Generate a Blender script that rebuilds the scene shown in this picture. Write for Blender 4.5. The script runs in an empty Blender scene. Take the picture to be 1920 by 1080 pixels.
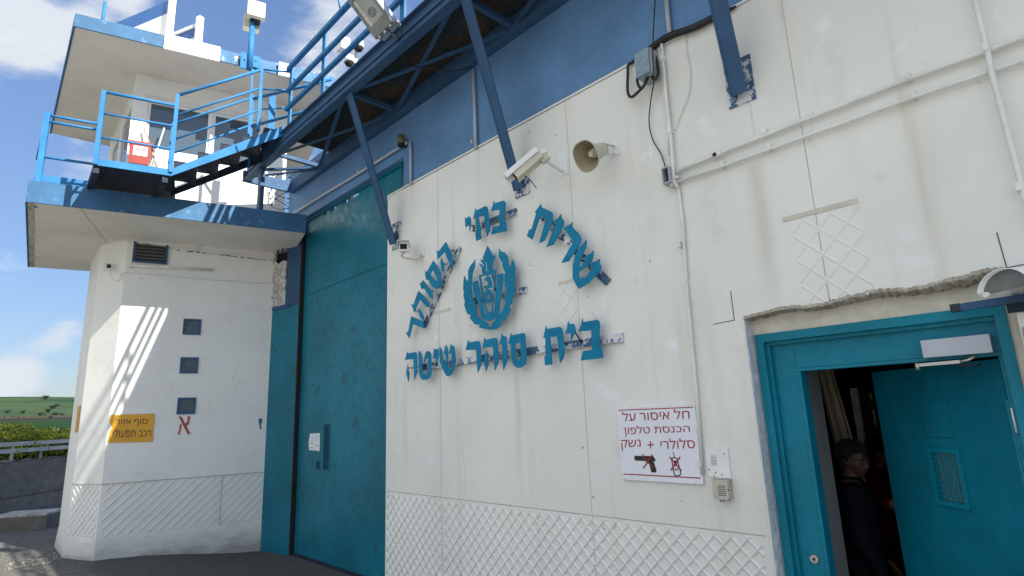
import bpy, bmesh, math, random
from mathutils import Vector as V, Matrix
from mathutils.geometry import tessellate_polygon
random.seed(7)
sc = bpy.context.scene
R = math.radians

# ------------------------------------------------------------------ camera
CAM = V((0.0, -3.5, 1.72))
F = 1081.18
PITCH, ROLL, YAW, TYAW = R(12.4445), R(-2.3013), R(44.1034), R(60.2936)
HEAD = V((-math.cos(YAW), math.sin(YAW), 0)); RT = V((math.sin(YAW), math.cos(YAW), 0)); UZ = V((0, 0, 1))
FW = HEAD * math.cos(PITCH) + UZ * math.sin(PITCH)
UP0 = RT.cross(FW)
CR = RT * math.cos(ROLL) + UP0 * math.sin(ROLL); CU = -RT * math.sin(ROLL) + UP0 * math.cos(ROLL)
cd = bpy.data.cameras.new('camera'); cam = bpy.data.objects.new('camera', cd); sc.collection.objects.link(cam)
m = Matrix((CR, CU, -FW)).transposed().to_4x4(); m.translation = CAM; cam.matrix_world = m
cd.sensor_width = 36; cd.lens = 36 * F / 1920; cd.clip_start = 0.05; cd.clip_end = 6000
sc.camera = cam

# ------------------------------------------------------------------ sun, sky, exposure
SUN = V((1.094, 0.239, 0.79)).normalized()
sl = bpy.data.lights.new('sun', 'SUN'); so = bpy.data.objects.new('sun', sl); sc.collection.objects.link(so)
sl.energy = 5.0; sl.angle = R(0.5); sl.color = (1.0, 0.95, 0.87)
so.rotation_euler = SUN.to_track_quat('Z', 'Y').to_euler(); so.location = (20, 5, 20)
sc.view_settings.view_transform = 'Standard'; sc.view_settings.look = 'None'
sc.view_settings.exposure = 1.07; sc.view_settings.gamma = 1

def ray(x, y):
    return CR * ((x - 960) / F) + CU * ((540 - y) / F) + FW
def P(x, y, Y=0.0):                       # a point of the photograph on the plane y = Y (parallel to the wall)
    d = ray(x, y); return CAM + d * ((Y - CAM.y) / d.y)
def G(x, y, Z=0.0):
    d = ray(x, y); return CAM + d * ((Z - CAM.z) / d.z)
def PL(x, y, p, n):
    d = ray(x, y); return CAM + d * ((p - CAM).dot(n) / d.dot(n))
def AT(x, y, dist):                       # at a distance along the view direction
    return CAM + ray(x, y) * dist

world = bpy.data.worlds.new('World'); sc.world = world; world.use_nodes = True
wt = world.node_tree; wt.nodes.clear()
def wn(t, **k):
    nd = wt.nodes.new(t)
    for a, b in k.items(): setattr(nd, a, b)
    return nd
wo = wn('ShaderNodeOutputWorld'); bg = wn('ShaderNodeBackground'); sky = wn('ShaderNodeTexSky')
sky.sky_type = 'NISHITA'; sky.sun_disc = False; sky.sun_elevation = math.asin(SUN.z); sky.sun_rotation = math.atan2(SUN.x, SUN.y)
sky.air_density = 1.0; sky.dust_density = 0.6; sky.ozone_density = 2.0; sky.altitude = 100
bg.inputs['Strength'].default_value = 0.10
tc = wn('ShaderNodeTexCoord')
def wmath(op, a, b=None, c=None):
    nd = wn('ShaderNodeMath', operation=op)
    for i, q in enumerate((a, b, c)):
        if q is None: continue
        if isinstance(q, (int, float)): nd.inputs[i].default_value = q
        else: wt.links.new(q, nd.inputs[i])
    return nd.outputs[0]
mp = wn('ShaderNodeMapping'); mp.inputs['Scale'].default_value = (1, 1, 2.2); mp.inputs['Location'].default_value = (3.1, 1.7, 0.4)
wt.links.new(tc.outputs['Generated'], mp.inputs['Vector'])
nz = wn('ShaderNodeTexNoise'); nz.inputs['Scale'].default_value = 5.5; nz.inputs['Detail'].default_value = 9; nz.inputs['Roughness'].default_value = 0.6
wt.links.new(mp.outputs[0], nz.inputs['Vector'])
acc = wmath('MULTIPLY_ADD', nz.outputs['Fac'], .95, -.475)
# cumulus banks: direction and angular radius of each
for (x, y, rad, amp) in ((-30, 35, .060, .38), (55, 45, .042, .36), (125, 65, .026, .26), (60, 95, .026, .2), (235, 0, .045, .38), (165, 40, .022, .2), (45, 690, .036, .22), (12, 684, .030, .16), (95, 645, .024, .20), (135, 622, .026, .22), (150, 300, .05, .32), (125, 540, .026, .14), (640, 70, .10, .24), (720, 20, .08, .2), (590, 300, .05, .2), (20, 735, .05, .18)):
    d = ray(x, y).normalized()
    vm = wn('ShaderNodeVectorMath', operation='DISTANCE'); wt.links.new(tc.outputs['Generated'], vm.inputs[0]); vm.inputs[1].default_value = d
    q = wmath('DIVIDE', vm.outputs['Value'], rad); q = wmath('POWER', q, 2.0); q = wmath('MULTIPLY', q, -1.0); q = wmath('EXPONENT', q)
    acc = wmath('MULTIPLY_ADD', q, amp, acc)
mr = wn('ShaderNodeMapRange', interpolation_type='SMOOTHSTEP'); mr.inputs['From Min'].default_value = .13; mr.inputs['From Max'].default_value = .40
wt.links.new(acc, mr.inputs['Value'])
# unseen broken cloud added behind the camera to brighten the wall
bank = wmath('MULTIPLY', nz.outputs['Fac'], 1.0)
for (d, rad, amp) in ((V((.2, -1, .55)), .75, .42), (V((-.5, -1, .9)), .5, .3)):
    vm = wn('ShaderNodeVectorMath', operation='DISTANCE'); wt.links.new(tc.outputs['Generated'], vm.inputs[0]); vm.inputs[1].default_value = d.normalized()
    q = wmath('EXPONENT', wmath('MULTIPLY', wmath('POWER', wmath('DIVIDE', vm.outputs['Value'], rad), 2.0), -1.0))
    bank = wmath('MULTIPLY_ADD', q, amp, bank)
mb_ = wn('ShaderNodeMapRange', interpolation_type='SMOOTHSTEP'); mb_.inputs['From Min'].default_value = .58; mb_.inputs['From Max'].default_value = .88; wt.links.new(bank, mb_.inputs['Value'])
mx = wn('ShaderNodeMix', data_type='RGBA'); mx.inputs['B'].default_value = (3.6, 3.85, 4.25, 1)
mx2 = wn('ShaderNodeMix', data_type='RGBA'); mx2.inputs['B'].default_value = (5.0, 5.3, 5.5, 1)
tint = wn('ShaderNodeMix', data_type='RGBA', blend_type='MULTIPLY'); tint.inputs['Factor'].default_value = 1; pass
sxyz = wn('ShaderNodeSeparateXYZ'); wt.links.new(tc.outputs['Generated'], sxyz.inputs[0])
el = wn('ShaderNodeMapRange'); el.inputs['From Min'].default_value = -.02; el.inputs['From Max'].default_value = .70; wt.links.new(sxyz.outputs[2], el.inputs['Value'])
etint = wn('ShaderNodeMix', data_type='RGBA'); etint.inputs['A'].default_value = (.35, .345, .385, 1); etint.inputs['B'].default_value = (1.06, 1.10, 1.20, 1); wt.links.new(el.outputs[0], etint.inputs['Factor']); wt.links.new(etint.outputs['Result'], tint.inputs['B'])
wt.links.new(sky.outputs[0], tint.inputs['A'])
wt.links.new(mr.outputs[0], mx.inputs['Factor']); wt.links.new(tint.outputs['Result'], mx.inputs['A'])
wt.links.new(mx.outputs['Result'], mx2.inputs['A']); wt.links.new(mb_.outputs[0], mx2.inputs['Factor']); wt.links.new(mx2.outputs['Result'], bg.inputs['Color']); wt.links.new(bg.outputs[0], wo.inputs[0])

# ------------------------------------------------------------------ tower frame (its facet is turned a little from the wall)
TD = HEAD * math.cos(TYAW) + RT * math.sin(TYAW); TN = V((TD.y, -TD.x, 0))
TA = V((-10.158, -1.831, 0)); TS = 0.913
def T(u, v, z):                           # u along the facet, v out of it, z up
    p = TA + TD * u + TN * v + V((0, 0, z)); return CAM + (p - CAM) * TS
def TV(x, y, v):                          # photograph point on the plane at v
    return PL(x, y, T(0, v, 0), TN)

# ------------------------------------------------------------------ objects
COL = sc.collection
def thing(name, label, cat, loc=(0, 0, 0), group=None):
    o = bpy.data.objects.new(name, None); COL.objects.link(o); o.location = loc; o.empty_display_size = .1
    o['label'] = label; o['category'] = cat
    if group: o['group'] = group
    return o
def tag(o, label, cat, group=None):
    o['label'] = label; o['category'] = cat
    if group: o['group'] = group
    return o
class MB:
    def __init__(s): s.b = bmesh.new()
    def quadmesh(s, verts, faces, smooth=False):
        vs = [s.b.verts.new(v) for v in verts]
        for f in faces:
            try: q = s.b.faces.new([vs[i] for i in f]); q.smooth = smooth
            except ValueError: pass
        return s
    def box(s, c, size, ax=None):
        c = V(c); ax = ax or (V((1, 0, 0)), V((0, 1, 0)), V((0, 0, 1)))
        h = [a * (q / 2) for a, q in zip(ax, size)]
        vs = [c + h[0] * i + h[1] * j + h[2] * k for k in (-1, 1) for j in (-1, 1) for i in (-1, 1)]
        return s.quadmesh(vs, ((0, 2, 3, 1), (4, 5, 7, 6), (0, 1, 5, 4), (2, 6, 7, 3), (1, 3, 7, 5), (0, 4, 6, 2)))
    def bx(s, a, b):
        a, b = V(a), V(b); return s.box((a + b) / 2, [abs(q) for q in (b - a)])
    def bar(s, p0, p1, w, h, up=UZ):      # a rectangular bar from p0 to p1
        p0, p1 = V(p0), V(p1); d = (p1 - p0); L = d.length; d.normalize()
        x = d.cross(V(up))
        if x.length < 1e-4: x = d.cross(V((1, 0, 0)))
        x.normalize(); y = x.cross(d)
        return s.box((p0 + p1) / 2, (w, L, h), (x, d, y))
    def ring(s, c, d, r, n, ph=0):
        d = V(d).normalized(); x = d.cross(UZ)
        if x.length < 1e-3: x = V((1, 0, 0))
        x.normalize(); y = d.cross(x)
        return [V(c) + (x * math.cos(2 * math.pi * i / n + ph) + y * math.sin(2 * math.pi * i / n + ph)) * r for i in range(n)]
    def cyl(s, p0, p1, r0, r1=None, n=10, smooth=True, cap=True):
        r1 = r0 if r1 is None else r1; p0, p1 = V(p0), V(p1); d = p1 - p0
        a = [s.b.verts.new(q) for q in s.ring(p0, d, r0, n)]; c = [s.b.verts.new(q) for q in s.ring(p1, d, max(r1, 1e-4), n)]
        for i in range(n):
            q = s.b.faces.new((a[i], a[(i + 1) % n], c[(i + 1) % n], c[i])); q.smooth = smooth
        if cap: s.b.faces.new(a[::-1]); s.b.faces.new(c)
        return s
    def tube(s, pts, r, n=8, smooth=True):
        pts = [V(p) for p in pts]; rs = []
        x = None
        for i, p in enumerate(pts):
            d = (pts[min(i + 1, len(pts) - 1)] - pts[max(i - 1, 0)]).normalized()
            if x is None:
                x = d.cross(UZ)
                if x.length < 1e-3: x = d.cross(V((1, 0, 0)))
            x = (x - d * x.dot(d)).normalized(); y = d.cross(x)
            rr = r[i] if isinstance(r, (list, tuple)) else r
            rs.append([s.b.verts.new(p + (x * math.cos(2 * math.pi * k / n) + y * math.sin(2 * math.pi * k / n)) * rr) for k in range(n)])
        for a, c in zip(rs, rs[1:]):
            for k in range(n):
                q = s.b.faces.new((a[k], a[(k + 1) % n], c[(k + 1) % n], c[k])); q.smooth = smooth
        s.b.faces.new(rs[0][::-1]); s.b.faces.new(rs[-1]); return s
    def plate(s, outer, vec, holes=()):   # planar polygon with holes, thickened by vec
        vec = V(vec); loops = [[V(p) for p in outer]] + [[V(p) for p in h] for h in holes]
        flat = [p for l in loops for p in l]
        f = [s.b.verts.new(p) for p in flat]; k = [s.b.verts.new(p + vec) for p in flat]
        for t in tessellate_polygon(loops):
            try:
                s.b.faces.new([f[i] for i in t]); s.b.faces.new([k[i] for i in reversed(t)])
            except ValueError: pass
        o = 0
        for l in loops:
            n = len(l)
            for i in range(n):
                a, c = o + i, o + (i + 1) % n
                try: s.b.faces.new((f[a], f[c], k[c], k[a]))
                except ValueError: pass
            o += n
        return s
    def prism(s, plan, z0, z1): return s.plate([V((p[0], p[1], z0)) for p in plan], (0, 0, z1 - z0))
    def sphere(s, c, r, n=12, sc3=(1, 1, 1)):
        res = bmesh.ops.create_uvsphere(s.b, u_segments=n, v_segments=max(6, n // 2 + 2), radius=r)
        for v in res['verts']: v.co = V((v.co.x * sc3[0], v.co.y * sc3[1], v.co.z * sc3[2])) + V(c)
        for v in res['verts']:
            for q in v.link_faces: q.smooth = True
        return s
    def bevel(s, w, seg=2):
        es = [e for e in s.b.edges if len(e.link_faces) == 2 and e.calc_face_angle(0) > .6]
        bmesh.ops.bevel(s.b, geom=es, offset=w, segments=seg, affect='EDGES', profile=.6); return s
    def obj(s, name, mat, parent=None, recalc=True):
        if recalc: bmesh.ops.recalc_face_normals(s.b, faces=s.b.faces)
        me = bpy.data.meshes.new(name); s.b.to_mesh(me); s.b.free()
        o = bpy.data.objects.new(name, me); COL.objects.link(o)
        for q in (mat if isinstance(mat, (list, tuple)) else [mat]): me.materials.append(q)
        if parent is not None:
            par = parent; off = V((0, 0, 0))
            while par is not None: off = off + par.location; par = par.parent
            me.transform(Matrix.Translation(-off)); o.parent = parent
        return o
def centred(o):                           # put a one-mesh thing's origin at its base
    me = o.data; cs = [v.co for v in me.vertices]
    c = sum(cs, V((0, 0, 0))) / len(cs); c.z = min(q.z for q in cs)
    me.transform(Matrix.Translation(-c)); o.location = c; return o
def arc_pts(ctrl, n=8):                   # smooth curve through control points
    c = [V(p) for p in ctrl]; c = [c[0]] + c + [c[-1]]; out = []
    for i in range(1, len(c) - 2):
        a, b, d, e = c[i - 1], c[i], c[i + 1], c[i + 2]
        for k in range(n):
            t = k / n
            out.append(((b * 2) + (d - a) * t + (a * 2 - b * 5 + d * 4 - e) * t * t + (b * 3 - a - d * 3 + e) * t ** 3) * .5)
    return out + [c[-2]]

# ------------------------------------------------------------------ materials
def new_mat(name):
    m = bpy.data.materials.new(name); m.use_nodes = True; return m, m.node_tree, m.node_tree.nodes['Principled BSDF']
class NT:
    def __init__(s, t): s.t = t
    def n(s, ty, **k):
        nd = s.t.nodes.new(ty)
        for a, b in k.items(): setattr(nd, a, b)
        return nd
    def l(s, a, b): s.t.links.new(a, b)
    def pos(s, scale=(1, 1, 1), loc=(0, 0, 0), kind='pos'):
        mp = s.n('ShaderNodeMapping'); mp.inputs['Scale'].default_value = scale; mp.inputs['Location'].default_value = loc
        if kind == 'pos': g = s.n('ShaderNodeNewGeometry'); s.l(g.outputs['Position'], mp.inputs[0])
        else: g = s.n('ShaderNodeTexCoord'); s.l(g.outputs['Object'], mp.inputs[0])
        return mp.outputs[0]
    def noise(s, vec, scale, detail=5, rough=.55):
        q = s.n('ShaderNodeTexNoise'); q.inputs['Scale'].default_value = scale; q.inputs['Detail'].default_value = detail; q.inputs['Roughness'].default_value = rough
        s.l(vec, q.inputs['Vector']); return q.outputs['Fac']
    def rng(s, val, a, b, c=0.0, d=1.0, smooth=True):
        q = s.n('ShaderNodeMapRange', interpolation_type='SMOOTHSTEP' if smooth else 'LINEAR')
        for k, z in zip(('From Min', 'From Max', 'To Min', 'To Max'), (a, b, c, d)): q.inputs[k].default_value = z
        s.l(val, q.inputs['Value']); return q.outputs[0]
    def m(s, op, a, b=None, c=None):
        q = s.n('ShaderNodeMath', operation=op)
        for i, z in enumerate((a, b, c)):
            if z is None: continue
            if isinstance(z, (int, float)): q.inputs[i].default_value = z
            else: s.l(z, q.inputs[i])
        return q.outputs[0]
    def mix(s, fac, a, b, blend='MIX'):
        q = s.n('ShaderNodeMix', data_type='RGBA', blend_type=blend)
        for k, z in (('Factor', fac), ('A', a), ('B', b)):
            if isinstance(z, (int, float)): q.inputs[k].default_value = z
            elif isinstance(z, (tuple, list)): q.inputs[k].default_value = tuple(z[:3]) + (1,)
            else: s.l(z, q.inputs[k])
        return q.outputs['Result']
    def bump(s, h, strength, dist, bs):
        q = s.n('ShaderNodeBump'); q.inputs['Strength'].default_value = strength; q.inputs['Distance'].default_value = dist
        s.l(h, q.inputs['Height']); s.l(q.outputs[0], bs.inputs['Normal'])
def sc_col(c, k): return tuple(min(1, q * k) for q in c)
def paint(name, col, rough=.5, var=.15, scale=2.5, metal=0.0, bump=.15, dent=0, wear=None, wearcol=(.3, .2, .14), wearamt=.63, spec=.5):
    m, t, bs = new_mat(name); k = NT(t)
    p = k.pos(); a = k.noise(p, scale, 6, .6); b = k.noise(p, scale * 12, 4, .6)
    c = k.mix(k.rng(a, .3, .7), sc_col(col, 1 - var), sc_col(col, 1 + var))
    c = k.mix(k.m('MULTIPLY', k.rng(b, .45, .75), var), c, sc_col(col, .6))
    if wear:
        w = k.rng(k.noise(p, wear, 7, .7), wearamt, wearamt + .05); c = k.mix(w, c, wearcol)
    k.l(c, bs.inputs['Base Color']); bs.inputs['Metallic'].default_value = metal; bs.inputs['Specular IOR Level'].default_value = spec
    k.l(k.rng(b, .3, .7, rough - .1, rough + .12), bs.inputs['Roughness'])
    if dent: k.bump(k.m('ADD', k.m('MULTIPLY', k.noise(p, dent, 3, .5), 9), b), .5, .006, bs)
    elif bump: k.bump(b, bump, .004, bs)
    return m
def concrete_white(name, streaks=True, base_z=None):
    m, t, bs = new_mat(name); k = NT(t); p = k.pos()
    big = k.noise(p, .7, 5, .6); mid = k.noise(p, 4, 6, .65); fine = k.noise(p, 45, 5, .7)
    c = k.mix(k.rng(big, .3, .7), (.71, .715, .67), (.80, .795, .745))
    c = k.mix(k.rng(mid, .56, .72), c, (.80, .82, .84))
    c = k.mix(k.m('MULTIPLY', k.rng(mid, .30, .42, 1, 0), .35), c, (.62, .58, .50))
    if streaks:
        s1 = k.noise(k.pos((3.2, 3.2, .16)), 1.6, 4, .55); s2 = k.noise(k.pos((11, 11, .35), (4, 2, 0)), 1.0, 4, .6)
        st = k.m('MULTIPLY', k.rng(s1, .56, .74), k.rng(s2, .35, .65, .25, 1.0))
        c = k.mix(k.m('MULTIPLY', st, .55), c, (.55, .50, .40))
        s3 = k.noise(k.pos((26, 26, .45), (0, 7, 2)), 1.0, 3, .55); s4 = k.noise(k.pos((1, 1, .6), (5, 0, 3)), 1.1, 4, .6)
        dr = k.m('MULTIPLY', k.rng(s3, .64, .74), k.rng(s4, .50, .66)); c = k.mix(k.m('MULTIPLY', dr, .5), c, (.44, .38, .28))
        rp = k.m('MULTIPLY', k.rng(k.noise(k.pos((1, 1, 1), (9, 0, 4)), 2.3, 7, .75), .60, .63), k.rng(big, .4, .6)); c = k.mix(k.m('MULTIPLY', rp, .55), c, (.74, .78, .83))
        sp = k.n('ShaderNodeSeparateXYZ'); g = k.n('ShaderNodeNewGeometry'); k.l(g.outputs['Position'], sp.inputs[0])
        for (x, y, x2, y2, w, a) in ((1420, 300, 1440, 560, .05, .55), (1180, 60, 1230, 480, .05, .18), (968, 460, 965, 900, .035, .38), (1700, 170, 1760, 480, .08, .2), (1560, 70, 1600, 330, .05, .18), (820, 350, 826, 900, .02, .2), (1395, 640, 1430, 1000, .05, .2)):
            a0, a1 = P(x, y), P(x2, y2); xc = (a0.x + a1.x) / 2
            d = k.m('DIVIDE', k.m('ADD', k.m('SUBTRACT', sp.outputs[0], xc), k.m('MULTIPLY', k.m('SUBTRACT', mid, .5), .05)), w)
            e = k.m('EXPONENT', k.m('MULTIPLY', k.m('POWER', k.m('ABSOLUTE', d), 2.0), -1.0))
            zt, zb = max(a0.z, a1.z), min(a0.z, a1.z)
            e = k.m('MULTIPLY', e, k.rng(sp.outputs[2], zt - .05, zt + .02, 1, 0)); e = k.m('MULTIPLY', e, k.rng(sp.outputs[2], zb - .2, zb + .5, .15, 1))
            c = k.mix(k.m('MULTIPLY', k.m('MULTIPLY', e, a), k.rng(s2, .2, .7, .5, 1)), c, (.50, .45, .32))
    if base_z is not None:                # splash dirt and bare mortar at the foot
        sp = k.n('ShaderNodeSeparateXYZ'); k.l(p, sp.inputs[0])
        f = k.m('ADD', sp.outputs[2], k.m('MULTIPLY', k.m('SUBTRACT', k.noise(k.pos((1, 1, 3)), 3.5, 6, .7), .5), .5))
        c = k.mix(k.m('MULTIPLY', k.rng(f, base_z - .1, base_z + .22, 1, 0), .75), c, (.50, .49, .46)); c = k.mix(k.m('MULTIPLY', k.rng(f, base_z - .2, base_z - .02, 1, 0), .7), c, (.26, .24, .21))
    # chips and pits
    vo = k.n('ShaderNodeTexVoronoi', feature='F1'); vo.inputs['Scale'].default_value = 6.2; vo.inputs['Randomness'].default_value = 1
    wob = k.n('ShaderNodeVectorMath', operation='ADD'); k.l(p, wob.inputs[0])
    nv = k.n('ShaderNodeTexNoise'); nv.inputs['Scale'].default_value = 60; k.l(p, nv.inputs['Vector'])
    ns = k.n('ShaderNodeVectorMath', operation='SCALE'); k.l(nv.outputs['Color'], ns.inputs[0]); ns.inputs['Scale'].default_value = .02; k.l(ns.outputs[0], wob.inputs[1])
    k.l(wob.outputs[0], vo.inputs['Vector'])
    sel = k.n('ShaderNodeSeparateColor'); k.l(vo.outputs['Color'], sel.inputs[0])
    pit = k.m('MULTIPLY', k.rng(vo.outputs['Distance'], .035, .06, 1, 0), k.rng(sel.outputs[0], .42, .44))
    pit = k.m('MULTIPLY', pit, k.rng(k.noise(p, .9, 2), .47, .53))
    c = k.mix(k.m('MULTIPLY', pit, .85), c, (.10, .085, .07))
    ve = k.n('ShaderNodeTexVoronoi', feature='DISTANCE_TO_EDGE'); ve.inputs['Scale'].default_value = 1.1; w2 = k.n('ShaderNodeVectorMath', operation='ADD'); k.l(p, w2.inputs[0])
    nv2 = k.n('ShaderNodeTexNoise'); nv2.inputs['Scale'].default_value = 3; nv2.inputs['Detail'].default_value = 6; k.l(p, nv2.inputs['Vector']); ns2 = k.n('ShaderNodeVectorMath', operation='SCALE'); k.l(nv2.outputs['Color'], ns2.inputs[0]); ns2.inputs['Scale'].default_value = .5; k.l(ns2.outputs[0], w2.inputs[1]); k.l(w2.outputs[0], ve.inputs['Vector'])
    ck = k.m('MULTIPLY', k.rng(ve.outputs['Distance'], .0015, .004, 1, 0), k.rng(k.noise(p, 1.3, 2), .60, .66)); c = k.mix(k.m('MULTIPLY', ck, .4), c, (.25, .23, .2))
    hh = k.m('ADD', k.m('MULTIPLY', fine, .35), k.m('MULTIPLY', mid, .9)); hh = k.m('SUBTRACT', hh, k.m('MULTIPLY', pit, 1.2))
    k.l(c, bs.inputs['Base Color']); bs.inputs['Roughness'].default_value = .82
    k.bump(hh, .45, .008, bs); return m
def rubble_mat(name, c0, c1, scale, bump=.6, dist=.02, rough=.9):
    m, t, bs = new_mat(name); k = NT(t); p = k.pos()
    a = k.noise(p, scale, 8, .7); b = k.noise(p, scale * .15, 4)
    c = k.mix(k.rng(a, .35, .65), c0, c1); c = k.mix(k.m('MULTIPLY', k.rng(b, .4, .7), .5), c, sc_col(c0, .8))
    k.l(c, bs.inputs['Base Color']); bs.inputs['Roughness'].default_value = rough; k.bump(a, bump, dist, bs); return m

M = {}
M['white'] = concrete_white('painted_concrete')
M['tower_white'] = concrete_white('tower_concrete', streaks=False, base_z=.25)
M['soffit'] = paint('soffit_concrete', (.68, .65, .60), .85, .08, 1.2, bump=.3)
M['joint'] = paint('joint_dirt', (.42, .39, .33), .9, .2)
M['joint_soft'] = paint('joint_filler', (.52, .49, .42), .9, .15)
M['lampgrey'] = paint('lamp_grey', (.17, .18, .17), .5, .15, 8)
M['reveal'] = rubble_mat('painted_reveal', (.48, .53, .58), (.72, .75, .76), 14, .7, .02)
M['dark_joint'] = paint('dark_cut', (.06, .055, .05), .9, .2)
M['blue_band'] = paint('blue_wall_paint', (.108, .225, .405), .6, .16, 1.6, spec=.25)
M['steel_blue'] = paint('blue_steel_paint', (.040, .094, .185), .6, .15, 2, wear=14, wearcol=(.05, .06, .09), wearamt=.68, spec=.2)
M['rail_blue'] = paint('light_blue_rail_paint', (.030, .165, .36), .6, .14, 4, wear=30, wearcol=(.03, .09, .2), wearamt=.68, spec=.2)
M['fascia_blue'] = paint('fascia_blue_paint', (.022, .105, .22), .6, .18, 3, bump=.5, wear=9, wearcol=(.06, .19, .36), wearamt=.58)
M['fascia_peel'] = paint('peeling_fascia_paint', (.05, .15, .28), .7, .2, 4, bump=.8, wear=7, wearcol=(.45, .52, .56), wearamt=.56)
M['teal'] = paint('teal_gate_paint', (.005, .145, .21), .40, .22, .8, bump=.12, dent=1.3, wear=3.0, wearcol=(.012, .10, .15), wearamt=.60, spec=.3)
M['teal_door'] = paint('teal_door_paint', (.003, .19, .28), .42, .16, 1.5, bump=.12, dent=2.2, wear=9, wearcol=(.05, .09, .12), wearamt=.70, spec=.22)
M['teal_leaf'] = paint('scuffed_teal_paint', (.003, .165, .245), .42, .18, 1.5, bump=.12, dent=2.0, wear=6, wearcol=(.15, .065, .055), wearamt=.70, spec=.22)
M['letter'] = paint('teal_letter_paint', (.004, .185, .335), .45, .14, 6, bump=.05, spec=.18)
M['rail_strip'] = paint('chipped_strip_paint', (.66, .67, .68), .6, .1, 5, wear=9, wearcol=(.05, .11, .21), wearamt=.475)
M['rust_deck'] = paint('rusty_sheet', (.055, .040, .027), .8, .35, 2, wear=2.2, wearcol=(.022, .035, .042), wearamt=.44)
M['dark_steel'] = paint('dark_steel', (.018, .030, .05), .65, .25, 3, spec=.2)
M['white_paint'] = paint('white_metal_paint', (.80, .80, .79), .45, .05, 3, bump=.05)
M['cream'] = paint('cream_plastic', (.60, .56, .44), .45, .06, 4, bump=.05)
M['horn'] = paint('horn_plastic', (.58, .56, .44), .5, .08, 4, bump=.05)
M['horn_in'] = paint('horn_inside', (.30, .26, .17), .6, .15, 6, bump=.05)
M['pipe_white'] = paint('painted_pipe', (.74, .74, .70), .5, .1, 3, wear=22, wearcol=(.5, .44, .36), wearamt=.68)
M['pipe_grey'] = paint('grey_pipe', (.42, .46, .52), .45, .1, 3)
M['grey_plastic'] = paint('grey_plastic', (.36, .40, .43), .45, .1, 6)
M['box_lid'] = paint('blue_grey_lid', (.20, .30, .36), .5, .2, 20)
M['teal_slot'] = paint('shaded_teal_recess', (.002, .05, .085), .6, .1, 3, spec=.15)
M['steel'] = paint('brushed_steel', (.50, .48, .44), .35, .12, 8, metal=.8, bump=.05)
M['galv'] = paint('galvanised_steel', (.42, .43, .44), .5, .1, 5, metal=.2)
M['rubber'] = paint('black_rubber', (.012, .012, .014), .55, .2, 5)
M['black'] = paint('black_opening', (.01, .01, .011), .8, .1, 5)
M['brown_lamp'] = paint('brown_lamp_glass', (.13, .11, .03), .3, .2, 8)
M['yellow'] = paint('yellow_sign', (.66, .33, .015), .45, .08, 3, bump=.03)
M['ink'] = paint('black_ink', (.02, .016, .015), .6, .05, 3, bump=0)
M['red'] = paint('red_ink', (.34, .012, .025), .5, .06, 3, bump=0)
M['redpaint'] = paint('red_brush_paint', (.42, .06, .06), .7, .2, 12, bump=0)
M['signwhite'] = paint('white_sign', (.76, .78, .84), .3, .03, 2, bump=0)
M['redbox'] = paint('red_plastic', (.26, .025, .014), .5, .1, 4)
M['roofblue'] = paint('roof_sign_blue', (.02, .12, .36), .35, .08, 2, bump=.02)
M['concrete'] = rubble_mat('barrier_concrete', (.12, .115, .10), (.18, .17, .15), 6, .3, .01)
M['rough_concrete'] = rubble_mat('broken_concrete', (.30, .27, .22), (.62, .60, .54), 16, .9, .03)
M['lintel'] = rubble_mat('broken_lintel_concrete', (.30, .265, .21), (.58, .54, .46), 22, .9, .02)
M['plaster'] = rubble_mat('cream_plaster', (.58, .55, .46), (.70, .67, .58), 9, .6, .012)
M['louvre'] = paint('louvre_blade', (.13, .13, .13), .6, .1, 5)
M['rough_white'] = rubble_mat('rough_whitewash', (.40, .38, .35), (.80, .79, .76), 22, 1.0, .04)
M['hood'] = paint('white_lamp_hood', (.86, .87, .88), .3, .03, 2, bump=0)
M['curtain'] = paint('beige_curtain', (.34, .29, .22), .9, .1, 2)
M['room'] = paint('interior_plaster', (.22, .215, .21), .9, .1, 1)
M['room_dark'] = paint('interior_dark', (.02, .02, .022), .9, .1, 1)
def glass_mat(name, col, rough=.05):
    m, t, bs = new_mat(name); bs.inputs['Base Color'].default_value = tuple(col) + (1,); bs.inputs['Roughness'].default_value = rough
    bs.inputs['IOR'].default_value = 1.5; bs.inputs['Specular IOR Level'].default_value = .8; return m
M['glass'] = glass_mat('window_glass', (.06, .085, .11), .04)
M['lampglass'] = glass_mat('lamp_glass', (.30, .32, .29), .08)
M['blockglass'] = paint('glass_block', (.06, .09, .11), .12, .35, 30, bump=.9)
# ------------------------------------------------------------------ ground and land
def sstep(t): t = max(0, min(1, t)); return t * t * (3 - 2 * t)
def gz(x, y):
    base = .15 * sstep((-y - .05) / 1.7) * sstep((-x - 6.5) / 2.4)
    far = math.hypot(x + 17, y + 2)
    if x < -19: base += -.5 * sstep((-19 - x) / 8)
    return base
PROF = ((19, .15), (24, -.2), (40, .8), (60, 1.6), (120, 2.7), (200, 5.2), (300, 8.7), (480, 22), (650, 31.8), (720, 32.5), (900, 26), (2300, 20))
def land(x, y):
    z = gz(x, y); d = -x
    if d > 19:
        for (d0, z0), (d1, z1) in zip(PROF, PROF[1:]):
            if d0 <= d <= d1: z = z0 + (z1 - z0) * (d - d0) / (d1 - d0); break
        if d > 300: z += sstep((d - 300) / 300) * (1.4 * math.sin(y * .011 + .8) + .8 * math.sin(y * .033) + .5 * math.sin(y * .09 + d * .02))
    return z
xs = [400, 120, 40, 12, 6, 3] + [3 - .4 * i for i in range(1, 60)] + [-22, -24, -27, -31, -36, -44, -55, -70, -95, -130, -180, -230, -300, -340, -380, -420, -460, -500, -550, -600, -660, -720, -900, -1300, -2200]
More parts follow.
